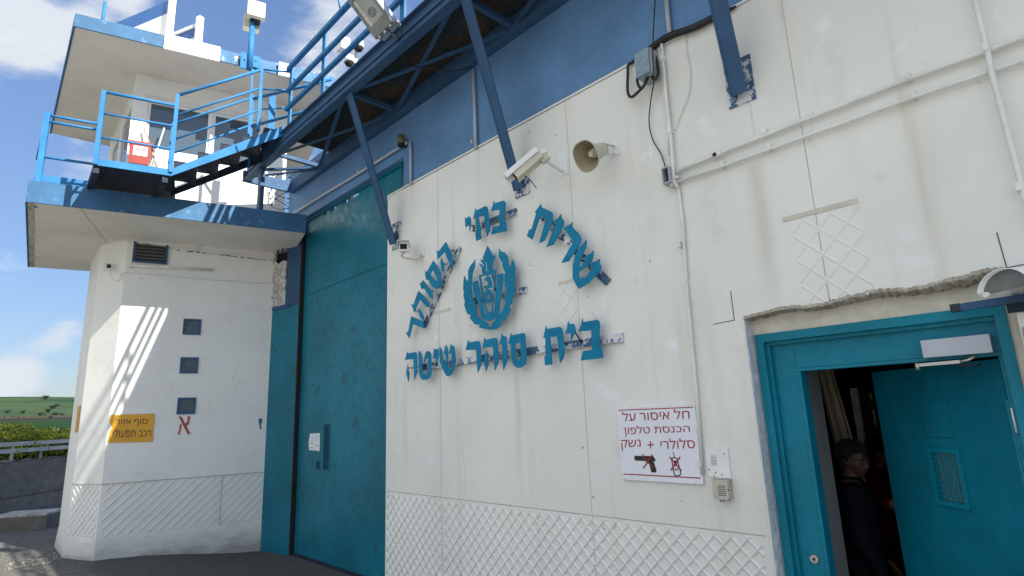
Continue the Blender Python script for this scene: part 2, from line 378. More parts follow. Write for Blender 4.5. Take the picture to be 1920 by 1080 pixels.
ys = [-1500, -900, -600, -420, -300, -220, -150, -100, -60, -35, -20, -12, -8] + [-6 + .35 * i for i in range(0, 24)] + [4, 8, 14, 22, 35, 60, 100, 160, 230, 320, 430, 600, 900, 1500]
mb = MB(); vs = []; nx, ny = len(xs), len(ys)
rg = random.Random(3)
for x in xs:
    for y in ys:
        z = land(x, y)
        if -19 < x < -8 and -6 < y < 0: z += rg.uniform(-.004, .004)
        vs.append((x, y, z))
fs = [(i * ny + j, i * ny + j + 1, (i + 1) * ny + j + 1, (i + 1) * ny + j) for i in range(nx - 1) for j in range(ny - 1)]
mb.quadmesh(vs, fs, True)
m, t, bs = new_mat('ground'); k = NT(t); p = k.pos()
a = k.noise(p, 1.1, 7, .65); b = k.noise(p, 14, 8, .7); f2 = k.noise(p, 60, 4, .7)
c = k.mix(k.rng(a, .35, .65), (.15, .147, .134), (.21, .205, .188)); c = k.mix(k.rng(b, .38, .62), c, (.105, .10, .092), 'MIX')
c = k.mix(k.m('MULTIPLY', k.rng(b, .5, .7), .6), c, (.21, .20, .185))
# tar patches and the asphalt ramp in front of the gate
sp = k.n('ShaderNodeSeparateXYZ'); k.l(p, sp.inputs[0])
ramp = k.m('MULTIPLY', k.rng(k.m('ADD', sp.outputs[1], k.m('MULTIPLY', a, 1.1)), -1.55, -1.25), k.rng(sp.outputs[0], -11.0, -10.2))
c = k.mix(k.m('MULTIPLY', ramp, .8), c, k.mix(k.rng(b, .4, .6), (.075, .077, .08), (.12, .12, .12)))
bounce_ground = k.m('MULTIPLY', k.rng(sp.outputs[1], -4.6, -3.8, 1, 0), k.rng(sp.outputs[0], -9.5, -7.5)); c = k.mix(k.m('MULTIPLY', bounce_ground, .9), c, k.mix(k.rng(b, .4, .6), (.36, .345, .31), (.46, .44, .40)))  # unseen lighter ground, added behind the camera to bounce light onto the wall
# fields far off: green crops, tan stubble, dark ploughed strip
fx = k.pos((.012, .022, 0)); fn = k.noise(fx, 1.0, 4, .6)
gr = k.mix(k.rng(fn, .40, .60), (.024, .052, .026), (.050, .082, .036)); fn2 = k.noise(k.pos((.05, .02, 0)), 1.0, 5, .6)
gr = k.mix(k.m('MULTIPLY', k.rng(fn2, .5, .66), .5), gr, (.055, .072, .036))
dk = k.rng(sp.outputs[0], -196, -190, 0, 1)
gr = k.mix(dk, gr, (.014, .042, .013))
tn = k.m('MULTIPLY', k.rng(sp.outputs[0], -312, -300, 0, 1), k.rng(sp.outputs[0], -200, -192, 1, 0))
gr = k.mix(tn, gr, k.mix(k.rng(sp.outputs[0], -262, -250, 0, 1), (.060, .056, .036), (.030, .030, .022)))
c = k.mix(k.rng(sp.outputs[0], -21, -19, 1, 0), c, gr)
k.l(c, bs.inputs['Base Color']); bs.inputs['Roughness'].default_value = .95; bs.inputs['Specular IOR Level'].default_value = .05
near = k.rng(sp.outputs[0], -21, -19, 0, 1)
k.bump(k.m('MULTIPLY', k.m('ADD', b, k.m('MULTIPLY', f2, .5)), near), .7, .03, bs)
g = mb.obj('ground', m, recalc=False); g['kind'] = 'structure'
if g.data.polygons[0].normal.z < 0: g.data.flip_normals()

# ------------------------------------------------------------------ the prison wall
wall = thing('prison_wall', 'long white concrete wall with diamond-patterned dado and blue upper band', 'wall', (-2, 0, 0))
ZT = 4.342                                 # top edge of the white panels
JX = [-5.69, P(823, 500).x, P(1067, 300).x, P(1465.3, 4).x, 3.4]
DX0, DX1, DZ = -1.555, -0.283, 2.262       # broken-out door recess
rj = random.Random(11)
jag = []
nj = 110
for i in range(nj + 1):
    x = DX0 + (DX1 - DX0) * i / nj
    jag.append((x, DZ - .004 + .03 * (x - DX0) + .008 * math.sin(x * 13) + rj.uniform(-.006, .006)))
def ribs(mb, x0, x1, z0, z1, step, Y, w=.020, h=.008, ax=V((1, 0, 0)), up=UZ, out=V((0, -1, 0)), org=V((0, 0, 0)), both=(1, -1), ph=0.0):
    for s in both:                         # diagonal raised ribs clipped to a rectangle
        lo = min(x0 - s * z0, x0 - s * z1); hi = max(x1 - s * z0, x1 - s * z1)
        q = math.ceil((lo - ph) / step) * step + ph
        while q < hi:
            pts = []
            for z in (z0, z1):
                x = q + s * z
                if x0 <= x <= x1: pts.append((x, z))
            for x in (x0, x1):
                z = s * (x - q)
                if z0 < z < z1: pts.append((x, z))
            if len(pts) >= 2:
                pts.sort(key=lambda e: e[1]); a, b = pts[0], pts[-1]
                if abs(a[1] - b[1]) > .03:
                    A, B = org + ax * a[0] + up * a[1], org + ax * b[0] + up * b[1]
                    d = (B - A).normalized(); n = d.cross(out).normalized() * (w / 2)
                    hh = (h + (.001 if s > 0 else 0)) * (.85 + .3 * ((q * 7.31) % 1)); n = n * (.85 + .3 * ((q * 3.77) % 1))
                    v = [A - n, A + n, A + out * hh, B - n, B + n, B + out * hh]
                    mb.quadmesh(v, ((0, 2, 5, 3), (2, 1, 4, 5), (0, 1, 2), (3, 5, 4)))
            q += step
DADO = .985
for i in range(4):
    x0, x1 = JX[i] + (.003 if i else 0), JX[i + 1] - .003
    mb = MB(); lo = [(x0, ZT), (x0, -.3)]
    if x0 < DX0 < x1:
        out = [(x0, ZT), (x0, -.3), (DX0, -.3)] + [q for q in jag if q[0] < x1] + [(x1, jag[0][1]), (x1, ZT)]
    elif x0 < DX1 and x0 > DX0:
        out = [(x0, ZT)] + [q for q in jag if q[0] > x0] + [(DX1, -.3), (x1, -.3), (x1, ZT)]
        out.insert(1, (x0, jag[len(jag) // 2][1]))
    else: out = [(x0, ZT), (x0, -.3), (x1, -.3), (x1, ZT)]
    mb.plate([(x, 0, z) for x, z in out], (0, .05, 0))
    if i < 2: ribs(mb, x0 + .03, x1 - .003, .06, DADO - .02, .106, 0, .026, .009)
    if i == 2: ribs(mb, x0 + .003, DX0 - .06, .06, DADO - .02, .106, 0, .026, .009)
    if i == 1:
        c = [P(*q) for q in ((800, 587), (845, 580), (1047, 527), (1125, 512), (1128, 598))]
        ribs(mb, max(c[2].x, x0), x1 - .01, c[4].z, c[2].z, .15, 0, .014, .0045)
    if i == 0: ribs(mb, P(800, 587).x, x1 - .01, P(805, 650).z, P(800, 587).z, .15, 0, .014, .0045)
    if i == 2:
        c = P(1468, 414); d = P(1625, 545); ribs(mb, c.x + .05, P(1632, 500).x, d.z - .02, c.z - .02, .15, 0, .020, .004)
    o = mb.obj('wall_panel', M['white'], wall)
mb = MB(); mb.plate([(JX[0] + .14, .05, -.3), (DX0, .05, -.3), (DX0, .05, DZ + .01), (DX1, .05, DZ + .01), (DX1, .05, -.3), (3.4, .05, -.3), (3.4, .05, ZT - .01), (JX[0] + .14, .05, ZT - .01)], (0, .32, 0))
mb.obj('wall_core', M['joint'], wall)
mb = MB()
for x in JX[1:4]: mb.bx((x - .0031, .0035, -.2 if x < DX0 else DZ + .03), (x + .0031, .03, ZT - .003))
mb.obj('joint_filler', M['joint_soft'], wall)
mb = MB()                                   # dirt line above the dado, painted top-edge shading of the three inset panels, saw cuts
for x0, x1 in ((JX[0] + .02, JX[1] - .01), (JX[1] + .01, JX[2] - .01), (JX[2] + .01, DX0 - .03)):
    mb.bx((x0, -.002, DADO - .006), (x1, .01, DADO))
mb.obj('dado_edge', M['joint'], wall)
mb = MB()
for a, b in (((1468, 414), (1608, 376)), ((1047, 527), (1125, 512)), ((800, 587), (845, 579))):
    A, B = P(*a), P(*b); mb.bx((A.x, -.005, B.z - .014), (B.x, .01, B.z + .014))
mb.obj('inset_edge_shading', M['plaster'], wall)  # beige colour stands in for the recess shading at each inset's top
mb = MB()
for pts in (((1370, 546), (1377, 600)), ((1338, 608), (1378, 600)), ((1869, 436), (1888, 503)), ((1888, 502), (1960, 488))):
    A, B = P(*pts[0]), P(*pts[1]); mb.bar(A + V((0, -.001, 0)), B + V((0, -.001, 0)), .003, .004, V((0, 1, 0)).cross(B - A))
mb.obj('saw_cut', M['dark_joint'], wall)
# blue upper band with the notch for the gate
GX0, GX1, GZ = P(556, 402).x, P(757, 295).x, 4.735
mb = MB(); BE = -8.62
mb.plate([(BE, 0, 4.45), (BE, 0, 5.62), (3.4, 0, 5.62), (3.4, 0, ZT + .001), (P(765, 350).x, 0, ZT - .01), (GX1, 0, ZT - .01), (GX1, 0, GZ), (GX0, 0, GZ), (GX0, 0, 4.45)], (0, .06, 0))
b_ = mb.obj('upper_band', M['blue_band'], wall)
for v in b_.data.vertices: pass
mb = MB(); mb.bx((-5.45, .065, GZ + .05), (3.4, .37, 5.6)); mb.bx((GX0 + .1, .065, 4.925), (-5.46, .37, 5.6)); mb.obj('band_core', M['blue_band'], wall)  # left block added to stop sun leaking through the gate slits
mb = MB(); mb.bx((JX[0] + .01, -.014, ZT - .004), (3.4, -.001, ZT + .012)); mb.bx((JX[0] + .01, -.014, ZT - .05), (JX[0] + .03, -.001, ZT - .004)); mb.obj('panel_lip', M['white'], wall)
# plaster round the door frame
FX0, FX1, FZ = -1.540, -0.326, 2.150
mb = MB(); mb.plate([(DX0 - .02, .10, -.2), (FX0, .10, -.2), (FX0, .10, FZ), (FX1, .10, FZ), (FX1, .10, -.2), (DX1 + .02, .10, -.2), (DX1 + .02, .10, DZ + .04), (DX0 - .02, .10, DZ + .04)], (0, .2, 0))
mb.obj('door_surround', M['plaster'], wall)
# broken concrete edge over and beside the door
mb = MB(); rk = random.Random(5)
n = 150; va = []; w1 = 0
for i in range(n + 1):
    s = i / n; x = DX0 + (DX1 - DX0) * s; w1 = w1 * .8 + rk.uniform(-.004, .004)
    th = .006 + .018 * s + .007 * math.sin(x * 13 + 1) * s
    zt = DZ + .001 + .03 * (x - DX0) + .008 * math.sin(x * 13) + w1 + rk.uniform(-.003, .003); zb = zt - .012 - th + rk.uniform(-.005, .005)
    va += [(x, -.002, zt + .006), (x, -.0045, zt - .012), (x, .004 + rk.uniform(-.004, .006), zt - .012 - th * .35), (x, .03 + rk.uniform(-.01, .01), zb), (x, .11, zb + .004)]
mb.quadmesh(va, [(5 * i + j, 5 * i + j + 1, 5 * i + j + 6, 5 * i + j + 5) for i in range(n) for j in range(4)])
mb.obj('broken_lintel_edge', M['lintel'], wall)
mb = MB(); va = []; w1 = 0
for i in range(120):
    z = -.2 + (DZ + .2) * i / 119; w1 = w1 * .85 + rk.uniform(-.004, .004)
    va += [(DX0 - .010 + w1 + rk.uniform(-.003, .003), -.0015, z), (DX0 - .001 + w1, .006 + rk.uniform(-.003, .004), z), (DX0 + .003 + rk.uniform(0, .004), .05, z), (DX0 + .004 + rk.uniform(0, .004), .098, z)]
mb.quadmesh(va, [(4 * i + j, 4 * i + j + 1, 4 * i + j + 5, 4 * i + j + 4) for i in range(119) for j in range(3)])
mb.obj('broken_jamb_edge', M['reveal'], wall)
mb = MB(); oc = [(DX1 + .012, -.2)] + [(DX1 + .012 + rk.uniform(-.008, .012), -.1 + 2.12 * i / 24) for i in range(25)] + [(DX1 + .40, 2.06), (DX1 + .40, -.2)]
mb.plate([(x, -.006, z) for x, z in oc], (0, .005, 0))
mb.obj('rough_patch', M['rough_concrete'], wall)
# room behind the door
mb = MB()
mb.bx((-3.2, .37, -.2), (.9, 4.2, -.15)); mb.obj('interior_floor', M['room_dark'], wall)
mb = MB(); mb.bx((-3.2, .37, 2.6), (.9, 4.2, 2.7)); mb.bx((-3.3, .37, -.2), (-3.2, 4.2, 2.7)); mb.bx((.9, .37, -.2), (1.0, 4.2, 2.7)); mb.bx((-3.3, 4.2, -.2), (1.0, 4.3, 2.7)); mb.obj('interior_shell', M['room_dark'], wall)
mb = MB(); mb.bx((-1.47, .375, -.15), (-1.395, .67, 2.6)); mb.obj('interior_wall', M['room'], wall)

# ------------------------------------------------------------------ gate
gate = thing('sliding_gate', 'tall teal steel gate leaf in the wall beside the tower', 'gate', (-6.8, .1, 0))
GB = -8.13
mb = MB(); top = []
def gx(x, y): return P(x, y, .09).x
seg = [(GB, 4.80)]
for a, b in ((607, 617), (620, 631), (642, 673)):
    xa, xb = gx(a, 395), gx(b, 380)
    seg += [(xa, 4.80), (xa, 4.645), (xa + .3 * (xb - xa), 4.652), (xb - .02, 4.668), (xb, 4.80)]
seg += [(-5.55, 4.80), (-5.55, .03), (GB, .03)]
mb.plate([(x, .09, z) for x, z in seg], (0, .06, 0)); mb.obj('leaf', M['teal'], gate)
mb = MB(); A, B = P(580, 551.7, .09), P(726, 494, .09); mb.bx((GB + .1, .086, A.z - .003), (-5.55, .0895, A.z + .003)); mb.obj('seam', M['teal_slot'], gate)
def recess(name, pts, lip=.014):
    a, b = P(*pts[0], .09), P(*pts[1], .09); mb = MB(); Y = .09
    for q in ((a.x - lip, a.x, b.z - lip, a.z + lip), (b.x, b.x + lip, b.z - lip, a.z + lip), (a.x, b.x, a.z, a.z + lip), (a.x, b.x, b.z - lip, b.z)):
        mb.bx((q[0], Y - .006, q[2]), (q[1], Y - .0005, q[3]))
    o = mb.obj(name, M['teal'], gate)
    mb = MB(); mb.bx((a.x, Y - .003, b.z), (b.x, Y - .001, a.z)); mb.obj('slot', M['teal_slot'], o)  # flat darker plate paints the shade inside the recess
recess('handle_recess', ((608.5, 796), (616.5, 881))); recess('lock_slot', ((594, 864), (599.5, 880)), .004)
mb = MB(); mb.bx((GB + .04, .06, -.02), (-5.6, .14, .03)); mb.obj('bottom_rail', M['dark_steel'], gate)
mb = MB(); mb.bx((GB - .035, .03, .0), (GB, .2, 4.75)); mb.obj('edge_gap', M['black'], gate)
mb = MB(); mb.bx((GX0, .064, 4.702), (-5.5, .082, 4.775)); mb.obj('top_guide', M['teal'], gate)
note = thing('paper_notice', 'small torn white paper notice taped on the teal gate', 'notice', P(590, 845, .085))
a, b = P(580, 813, .086), P(599, 846, .086); mb = MB()
mb.plate([(a.x + .02, .086, a.z), (b.x - .005, .086, a.z + .005), (b.x, .086, b.z), (a.x + .01, .086, b.z + .01), (a.x - .012, .086, (a.z + b.z) / 2)], (0, .002, 0)); mb.obj('paper', M['signwhite'], note)
mb = MB()
for i, (f0, f1, w) in enumerate(((.5, .95, .010), (.1, .8, .006), (.1, .85, .005), (.1, .45, .016), (.55, .9, .016), (.1, .45, .012), (.5, .9, .006))):
    z = a.z - .03 - i * .030; mb.bx((a.x + (b.x - a.x) * f0, .084, z - w), (a.x + (b.x - a.x) * f1, .0855, z))
mb.obj('print', M['pipe_grey'], note)
# the fixed post between the tower and the gate
G1, G2 = V((-8.80, -.11, 0)), V((GB - .035, .03, 0)); gd = (G2 - G1).normalized(); gn = V((gd.y, -gd.x, 0))
gp = thing('gate_post', 'flat teal steel post plate between tower and gate', 'post', G1)
zt = PL(530, 576, G1, gn).z
mb = MB(); mb.plate([G1 + UZ * -.1, G2 + UZ * -.1, G2 + UZ * zt, G1 + UZ * zt], gn * -.12); mb.obj('plate', M['teal'], gp)
mb = MB(); q = G1 + gd * .33; mb.plate([q + UZ * (zt + .002) + gn * .01, G2 + UZ * (zt + .002), G2 + UZ * 4.6, q + UZ * 4.6 + gn * .01], gn * -.1); mb.obj('upper_channel', M['steel_blue'], gp)
mb = MB(); q = G1 + gd * .02; mb.plate([q + UZ * (zt - .02) + gn * .02, G2 + UZ * (zt - .02) + gn * .02 - gd * .2, G2 + UZ * (zt + .03) + gn * .02 - gd * .2, q + UZ * (zt + .03) + gn * .02], gn * -.05); mb.obj('cap', M['steel_blue'], gp)
pc = thing('plaster_pier', 'crumbling whitewashed masonry pier above the teal post plate', 'pier', G1 + UZ * zt)
zp = PL(530, 492, G1, gn).z
mb = MB(); rk = random.Random(8); va = []; nn_ = 14
for i in range(nn_):
    z = zt + .03 + (zp - zt - .03) * i / (nn_ - 1)
    for j in range(6):
        s = .0 + .33 * j / 5; va.append(G1 + gd * s + gn * (.015 + rk.uniform(-.02, .02)) + UZ * (z + rk.uniform(-.02, .02)))
mb.quadmesh(va, [(6 * i + j, 6 * i + j + 1, 6 * i + j + 7, 6 * i + j + 6) for i in range(nn_ - 1) for j in range(5)]); mb.obj('rough_face', M['rough_white'], pc)
mb = MB(); mb.plate([G1 + UZ * zt - gn * .01, G1 + gd * .34 + UZ * zt - gn * .01, G1 + gd * .34 + UZ * zp - gn * .01, G1 + UZ * zp - gn * .01], gn * -.2); mb.obj('masonry', M['rough_white'], pc)
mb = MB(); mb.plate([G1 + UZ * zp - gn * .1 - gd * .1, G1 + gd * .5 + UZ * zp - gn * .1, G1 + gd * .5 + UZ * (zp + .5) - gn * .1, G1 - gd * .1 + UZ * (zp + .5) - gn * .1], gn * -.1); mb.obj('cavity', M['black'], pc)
cb = MB()
for i in range(5):
    q = G1 + gd * (.10 + .06 * i) + UZ * zp
    cb.tube(arc_pts([q + UZ * .36 + gn * .02, q + UZ * .2 + gn * (.05 + .02 * (i % 2)) + gd * .04, q + UZ * .04 + gn * .04 - gd * .03, q + UZ * .18 - gn * .05 + gd * .05], 5), .006, 5)
tag(centred(cb.obj('cable_bundle', M['dark_steel'])), 'loose loops of cable hanging in the dark hole under the tower slab', 'cables')
# ------------------------------------------------------------------ guard tower
tw = thing('guard_tower', 'white concrete guard tower with two overhanging blue-edged slabs', 'tower', T(1, -1, 0))
tr = MB()
A0, A1, B0 = (0, 0), (2.13, 0), (-.4, -.56); C0 = (-.65, -1.7)
plan = [A0, A1, (2.13, -2.4), (-.1, -2.6), C0, B0]
zs = [-.35, .12, .3, 4.62]; grow = [.03, .012, 0, 0]
loops = []
for z, gq in zip(zs, grow):
    loops.append([T(u + (gq * 1.2 if False else 0) + (-gq * 1.6 if i in (4, 5) else 0), v + (gq * .25 if i in (0, 1) else 0), z) for i, (u, v) in enumerate(plan)])
va = [p for l in loops for p in l]; n = len(plan)
tr.quadmesh(va, [(k * n + i, k * n + (i + 1) % n, (k + 1) * n + (i + 1) % n, (k + 1) * n + i) for k in range(len(zs) - 1) for i in range(n)])
# relief: dado ribs on the facet and the chamfer
SC = TS
def facet_ribs(u0, v0, u1, v1, z0, z1, both, step=.19, h=.007):
    a, b = T(u0, v0, 0), T(u1, v1, 0); ax = (b - a); L = ax.length; ax.normalize(); out = V((ax.y, -ax.x, 0))
    if out.dot(CAM - a) < 0: out = -out
    o = V((a.x, a.y, 0)); ribs(tr, .02, L - .02, T(0, 0, z0).z, T(0, 0, z1).z, step, 0, .016, h, ax, UZ, out, o, both)
facet_ribs(.02, .003, 2.11, .003, .30, .985, (1,), .118); facet_ribs(.02, .003, 2.11, .003, .30, .985, (-1,), .118, .0025); facet_ribs(-.39, -.546, -.01, -.01, .30, .985, (-1, 1), .10, .006)
tr.obj('shaft', M['tower_white'], tw)
mb = MB()
mb.bar(T(-.0, .006, 1.0), T(2.12, .006, 1.0), .008, .008); mb.bar(T(-.404, -.555, 1.0), T(0, .004, 1.0), .008, .008); mb.bar(T(1.52, .006, .28), T(1.52, .006, .99), .008, .006, TN); mb.obj('dado_line', M['joint'], tw)
# lower slab
def slab(name, pts, z0, z1, mat):
    mb = MB(); mb.plate([T(u, v, z0) for u, v in pts], V((0, 0, (z1 - z0) * TS))); return mb.obj(name, mat, tw)
low = [(-1.0, 1.3), (2.38, 1.32), (2.38, -2.45), (-1.63, -2.42)]
slab('lower_slab', low, 4.602, 4.86, M['soffit'])
def fascia(name, a, b, z0, z1, mat, off=.008, thick=.02):
    A, B = V((a[0], a[1], 0)), V((b[0], b[1], 0)); d = (B - A).normalized(); nrm = V((d.y, -d.x, 0))
    if nrm.dot(A + B - V((1.4, -1.6, 0))) < 0: nrm = -nrm
    mb = MB(); A1_, B1_ = A + nrm * off, B + nrm * off
    mb.plate([T(A1_.x, A1_.y, z0), T(B1_.x, B1_.y, z0), T(B1_.x, B1_.y, z1), T(A1_.x, A1_.y, z1)], (T(0, 0, 0) - T(nrm.x, nrm.y, 0)).normalized() * thick)
    return mb.obj(name, mat, tw)
fascia('lower_fascia', (-1.0, 1.3), (2.38, 1.32), 4.595, 4.885, M['fascia_blue']); fascia('lower_fascia', (-1.63, -2.42), (-1.0, 1.3), 4.595, 4.885, M['fascia_blue'], .009)
mb = MB(); mb.plate([T(-.99, 1.24, 4.598), T(-.93, 1.24, 4.598), T(-1.55, -2.4, 4.598), T(-1.61, -2.4, 4.598)], (0, 0, -.004)); mb.obj('drip_edge', M['rough_concrete'], tw)
mb = MB(); mb.bar(T(-.45, 1.28, 4.6), T(-.3, -.3, 4.6), .006, .006); mb.bar(T(-.9, .1, 4.6), T(-.35, .12, 4.6), .004, .006); mb.obj('soffit_joint', M['joint_soft'], tw)
# crumbled joint under the slab
mb = MB(); rk = random.Random(21); va = []; n = 90
for i in range(n):
    s = i / (n - 1); zc = 4.515 - .06 * s + rk.uniform(-.008, .008); th = max(.0015, rk.uniform(-.010, .013)) if s > .25 else .0015
    va += [T(.15 + 1.95 * s, .004, zc + th), T(.15 + 1.95 * s, .004, zc - th)]
mb.quadmesh(va, [(2 * i, 2 * i + 1, 2 * i + 3, 2 * i + 2) for i in range(n - 1)])
mb.obj('joint_gap', M['dark_joint'], tw)
mb = MB(); va = []
for i in range(30):
    u = -.05 + 2.2 * i / 29
    va += [T(u, .16 + rk.uniform(-.02, .02), 4.602), T(u, .06 + rk.uniform(-.02, .02), 4.585), T(u, .015, 4.555 - .05 * i / 29 + rk.uniform(-.015, .01))]
mb.quadmesh(va, [(3 * i + j, 3 * i + j + 1, 3 * i + j + 4, 3 * i + j + 3) for i in range(29) for j in range(2)]); mb.obj('mortar_fillet', M['soffit'], tw)
# upper body and its windows
ub = [(-.14, 0), (2.22, 0), (2.22, -2.6), (-.7, -2.75)]
Z0, Z1 = 4.86, 7.41
W = [(.07, .985), (1.02, 1.78)]; WZ0, WZ1 = 6.13, 6.99
mb = MB()
mb.plate([T(-.14, 0, Z0), T(2.22, 0, Z0), T(2.22, 0, Z1), T(-.14, 0, Z1)], TN * -.12, [[T(a, 0, WZ0), T(b, 0, WZ0), T(b, 0, WZ1), T(a, 0, WZ1)] for a, b in W])
def ubface(a, b, hole=None):
    A, B = V(a), V(b); d = B - A
    f = lambda s, z: T(A.x + d.x * s, A.y + d.y * s, z)
    nrm = (T(A.x, A.y, 0) - T(1, -1.3, 0)); nd = V((d.y, -d.x)); nw = TD * nd.x + TN * nd.y
    if nw.dot(nrm) < 0: nw = -nw
    nw.normalize()
    mb.plate([f(0, Z0), f(1, Z0), f(1, Z1), f(0, Z1)], nw * -.12, [[f(h0, h2), f(h1, h2), f(h1, h3), f(h0, h3)] for h0, h1, h2, h3 in (hole or [])])
    return f, nw
fL, nL = ubface((-.70, -2.75), (-.145, -.125), [(.55, .95, 5.95, 7.05), (.08, .48, 5.95, 7.05)])
ubface((2.22, -2.6), (2.22, -.13)); ubface((-.69, -2.74), (2.1, -2.6), [(.1, .45, 6.1, 7.0), (.5, .9, 6.1, 7.0)])
mb.obj('cabin', M['tower_white'], tw)
def window(corners, nrm, deep=.05):
    c = [V(q) for q in corners]; cen = sum(c, V((0, 0, 0))) / 4
    mb = MB(); inn = [q + (cen - q).normalized() * .05 for q in c]
    mb.plate([q - nrm * (deep - .02) for q in c], nrm * -.03, [[q - nrm * (deep - .02) for q in inn]]); fr = mb.obj('window', M['white_paint'], tw)
    mb = MB(); mb.plate([q - nrm * (deep + .0) for q in inn], nrm * -.006); mb.obj('pane', M['glass'], fr)
for a, b in W: window([T(a, 0, WZ0), T(b, 0, WZ0), T(b, 0, WZ1), T(a, 0, WZ1)], TN)
for h0, h1 in ((.55, .95), (.08, .48)): window([fL(h0, 5.95), fL(h1, 5.95), fL(h1, 7.05), fL(h0, 7.05)], nL, .03)
mb = MB(); mb.plate([T(.02, .0, WZ1 + .0), T(1.83, .0, WZ1), T(1.83, .0, WZ1 + .09), T(.02, .0, WZ1 + .09)], TN * .008); mb.obj('window_head', M['soffit'], tw)
mb = MB(); mb.plate([T(0, -.4, Z0), T(2.1, -.4, Z0), T(2.1, -2.4, Z0), T(-.4, -2.4, Z0)], (0, 0, .02)); mb.obj('cabin_floor', M['room'], tw)
# upper slab
up_ = [(-.83, .98), (2.95, .95), (2.95, -3.2), (-.75, -3.15), (-1.70, -2.95)]
mb = MB(); mb.plate([T(u, v, 7.405) for u, v in up_], V((0, 0, .19 * TS))); mb.obj('roof_slab', M['soffit'], tw)
fascia('roof_fascia', (-.83, .98), (.27, .97), 7.395, 7.605, M['fascia_blue']); fascia('roof_fascia', (1.03, .966), (2.95, .95), 7.395, 7.605, M['fascia_peel'], .008)
fascia('roof_fascia', (-1.70, -2.95), (-.83, .98), 7.395, 7.605, M['fascia_blue'], .009); fascia('white_fascia_board', (.27, .97), (1.03, .966), 7.372, 7.625, M['white_paint'], .03, .04)
mb = MB(); mb.plate([T(1.9, 1.0, 7.36), T(2.12, 1.0, 7.36), T(2.12, 1.0, 7.6), T(1.9, 1.0, 7.6)], TN * .03); mb.obj('white_fascia_board', M['white_paint'], tw)
# glass blocks
for (x0, y0, x1, y1) in ((344, 598, 376, 628), (338, 670, 371, 700), (333, 746, 366, 776)):
    c = TV((x0 + x1) / 2, (y0 + y1) / 2, .0); w = .205
    mb = MB(); L = .225; f = .028
    mb.plate([c + TD * (-L / 2) - UZ * L / 2, c + TD * (L / 2) - UZ * L / 2, c + TD * (L / 2) + UZ * L / 2, c - TD * (L / 2) + UZ * L / 2], TN * .016,
             [[c + TD * (-L / 2 + f) - UZ * (L / 2 - f), c + TD * (L / 2 - f) - UZ * (L / 2 - f), c + TD * (L / 2 - f) + UZ * (L / 2 - f), c - TD * (L / 2 - f) + UZ * (L / 2 - f)]])
    fr = mb.obj('block_window', M['steel_blue'], tw)
    mb = MB(); l2 = L - 2 * f; mb.box(c + TN * .004, (l2 / 2 - .004, .004, l2), (TD, TN, UZ)); 
    mb = MB()
    mb.box(c + TN * .003, (l2, .004, l2), (TD, TN, UZ)); mb.obj('glass_block', M['blockglass'], fr)
# louvred vent
vc = [TV(*q, .0) for q in ((257, 447), (312, 453), (307, 498), (254, 493))]
c = sum(vc, V((0, 0, 0))) / 4; w, h = .42, .33
mb = MB(); f = .03
q = lambda a, b, o=0: c + TD * a + UZ * b + TN * o
mb.plate([q(-w / 2, -h / 2), q(w / 2, -h / 2), q(w / 2, h / 2), q(-w / 2, h / 2)], TN * .03, [[q(-w / 2 + f, -h / 2 + f), q(w / 2 - f, -h / 2 + f), q(w / 2 - f, h / 2 - f), q(-w / 2 + f, h / 2 - f)]])
ve = mb.obj('vent', M['steel_blue'], tw)
mb = MB(); mb.box(q(0, 0, .003), (w - 2 * f, .004, h - 2 * f), (TD, TN, UZ)); mb.obj('opening', M['black'], ve)
mb = MB()
for i in range(5):
    b = -h / 2 + f + .03 + i * (h - 2 * f - .03) / 5
    mb.box(q(0, b + .01, .016), (w - 2 * f, .004, .05), (TD, (TN + UZ * .8).normalized(), (UZ - TN * .8).normalized()))
mb.obj('louvre', M['louvre'], ve)
# painted marks
def on_facet(pts, off, mat, name, u0=None, holes=()):
    mb = MB(); mb.plate([TV(x, y, 0) + TN * off for x, y in pts], TN * .0015, [[TV(x, y, 0) + TN * off for x, y in h] for h in holes]); return mb.obj(name, mat, tw)
mb = MB()
for k_, pts in enumerate((((335, 781), (340, 780.5), (357, 813), (352, 815)), ((352, 781), (357, 780), (354, 795), (349, 799), (347, 795), (351, 790)), ((337, 795), (341, 796), (339, 806), (336, 816), (333, 815), (336, 804)))):
    mb.plate([TV(x, y, 0) + TN * (.002 + .001 * k_) for x, y in pts], TN * .001)
mb.obj('painted_letter', M['redpaint'], tw)
on_facet(((484, 786), (491, 784), (492, 791), (489, 795), (490, 804), (487, 805), (486, 796)), .002, M['teal'], 'paint_blot')

# tower fittings
def tube_thing(name, pts, r, mat, label, cat, n=8, group=None):
    o = MB().tube(pts, r, n).obj(name, mat); return tag(centred(o), label, cat, group)
a, b = TV(238, 497, .04), TV(397, 506, .04)
cd_ = thing('wall_conduit', 'straight painted conduit under the louvred vent on the tower', 'pipe', a)
MB().tube([a, b], .018, 8).obj('pipe', M['pipe_white'], cd_)
for t_ in (.03, .98): MB().box(a.lerp(b, t_) - TN * .015, (.03, .05, .05), (TD, TN, UZ)).obj('clip', M['pipe_white'], cd_)
w_ = [TV(x, y, .012) for x, y in ((207, 503), (208, 518), (216, 527), (226, 522), (234, 511))] + [TV(300, 516, .012), TV(420, 526, .012), TV(490, 531, .012), TV(506, 530, .012), TV(513, 520, .012), TV(514, 495, .012), TV(500, 487, .012)]
tube_thing('cable', arc_pts(w_, 5), .008, M['pipe_white'], 'thin painted cable looping below the vent across the tower facet', 'cable', 6)
lc = TV(203, 500, -.15)
bx_ = thing('tower_junction_box', 'small broken grey junction box on the tower corner', 'junction box', lc)
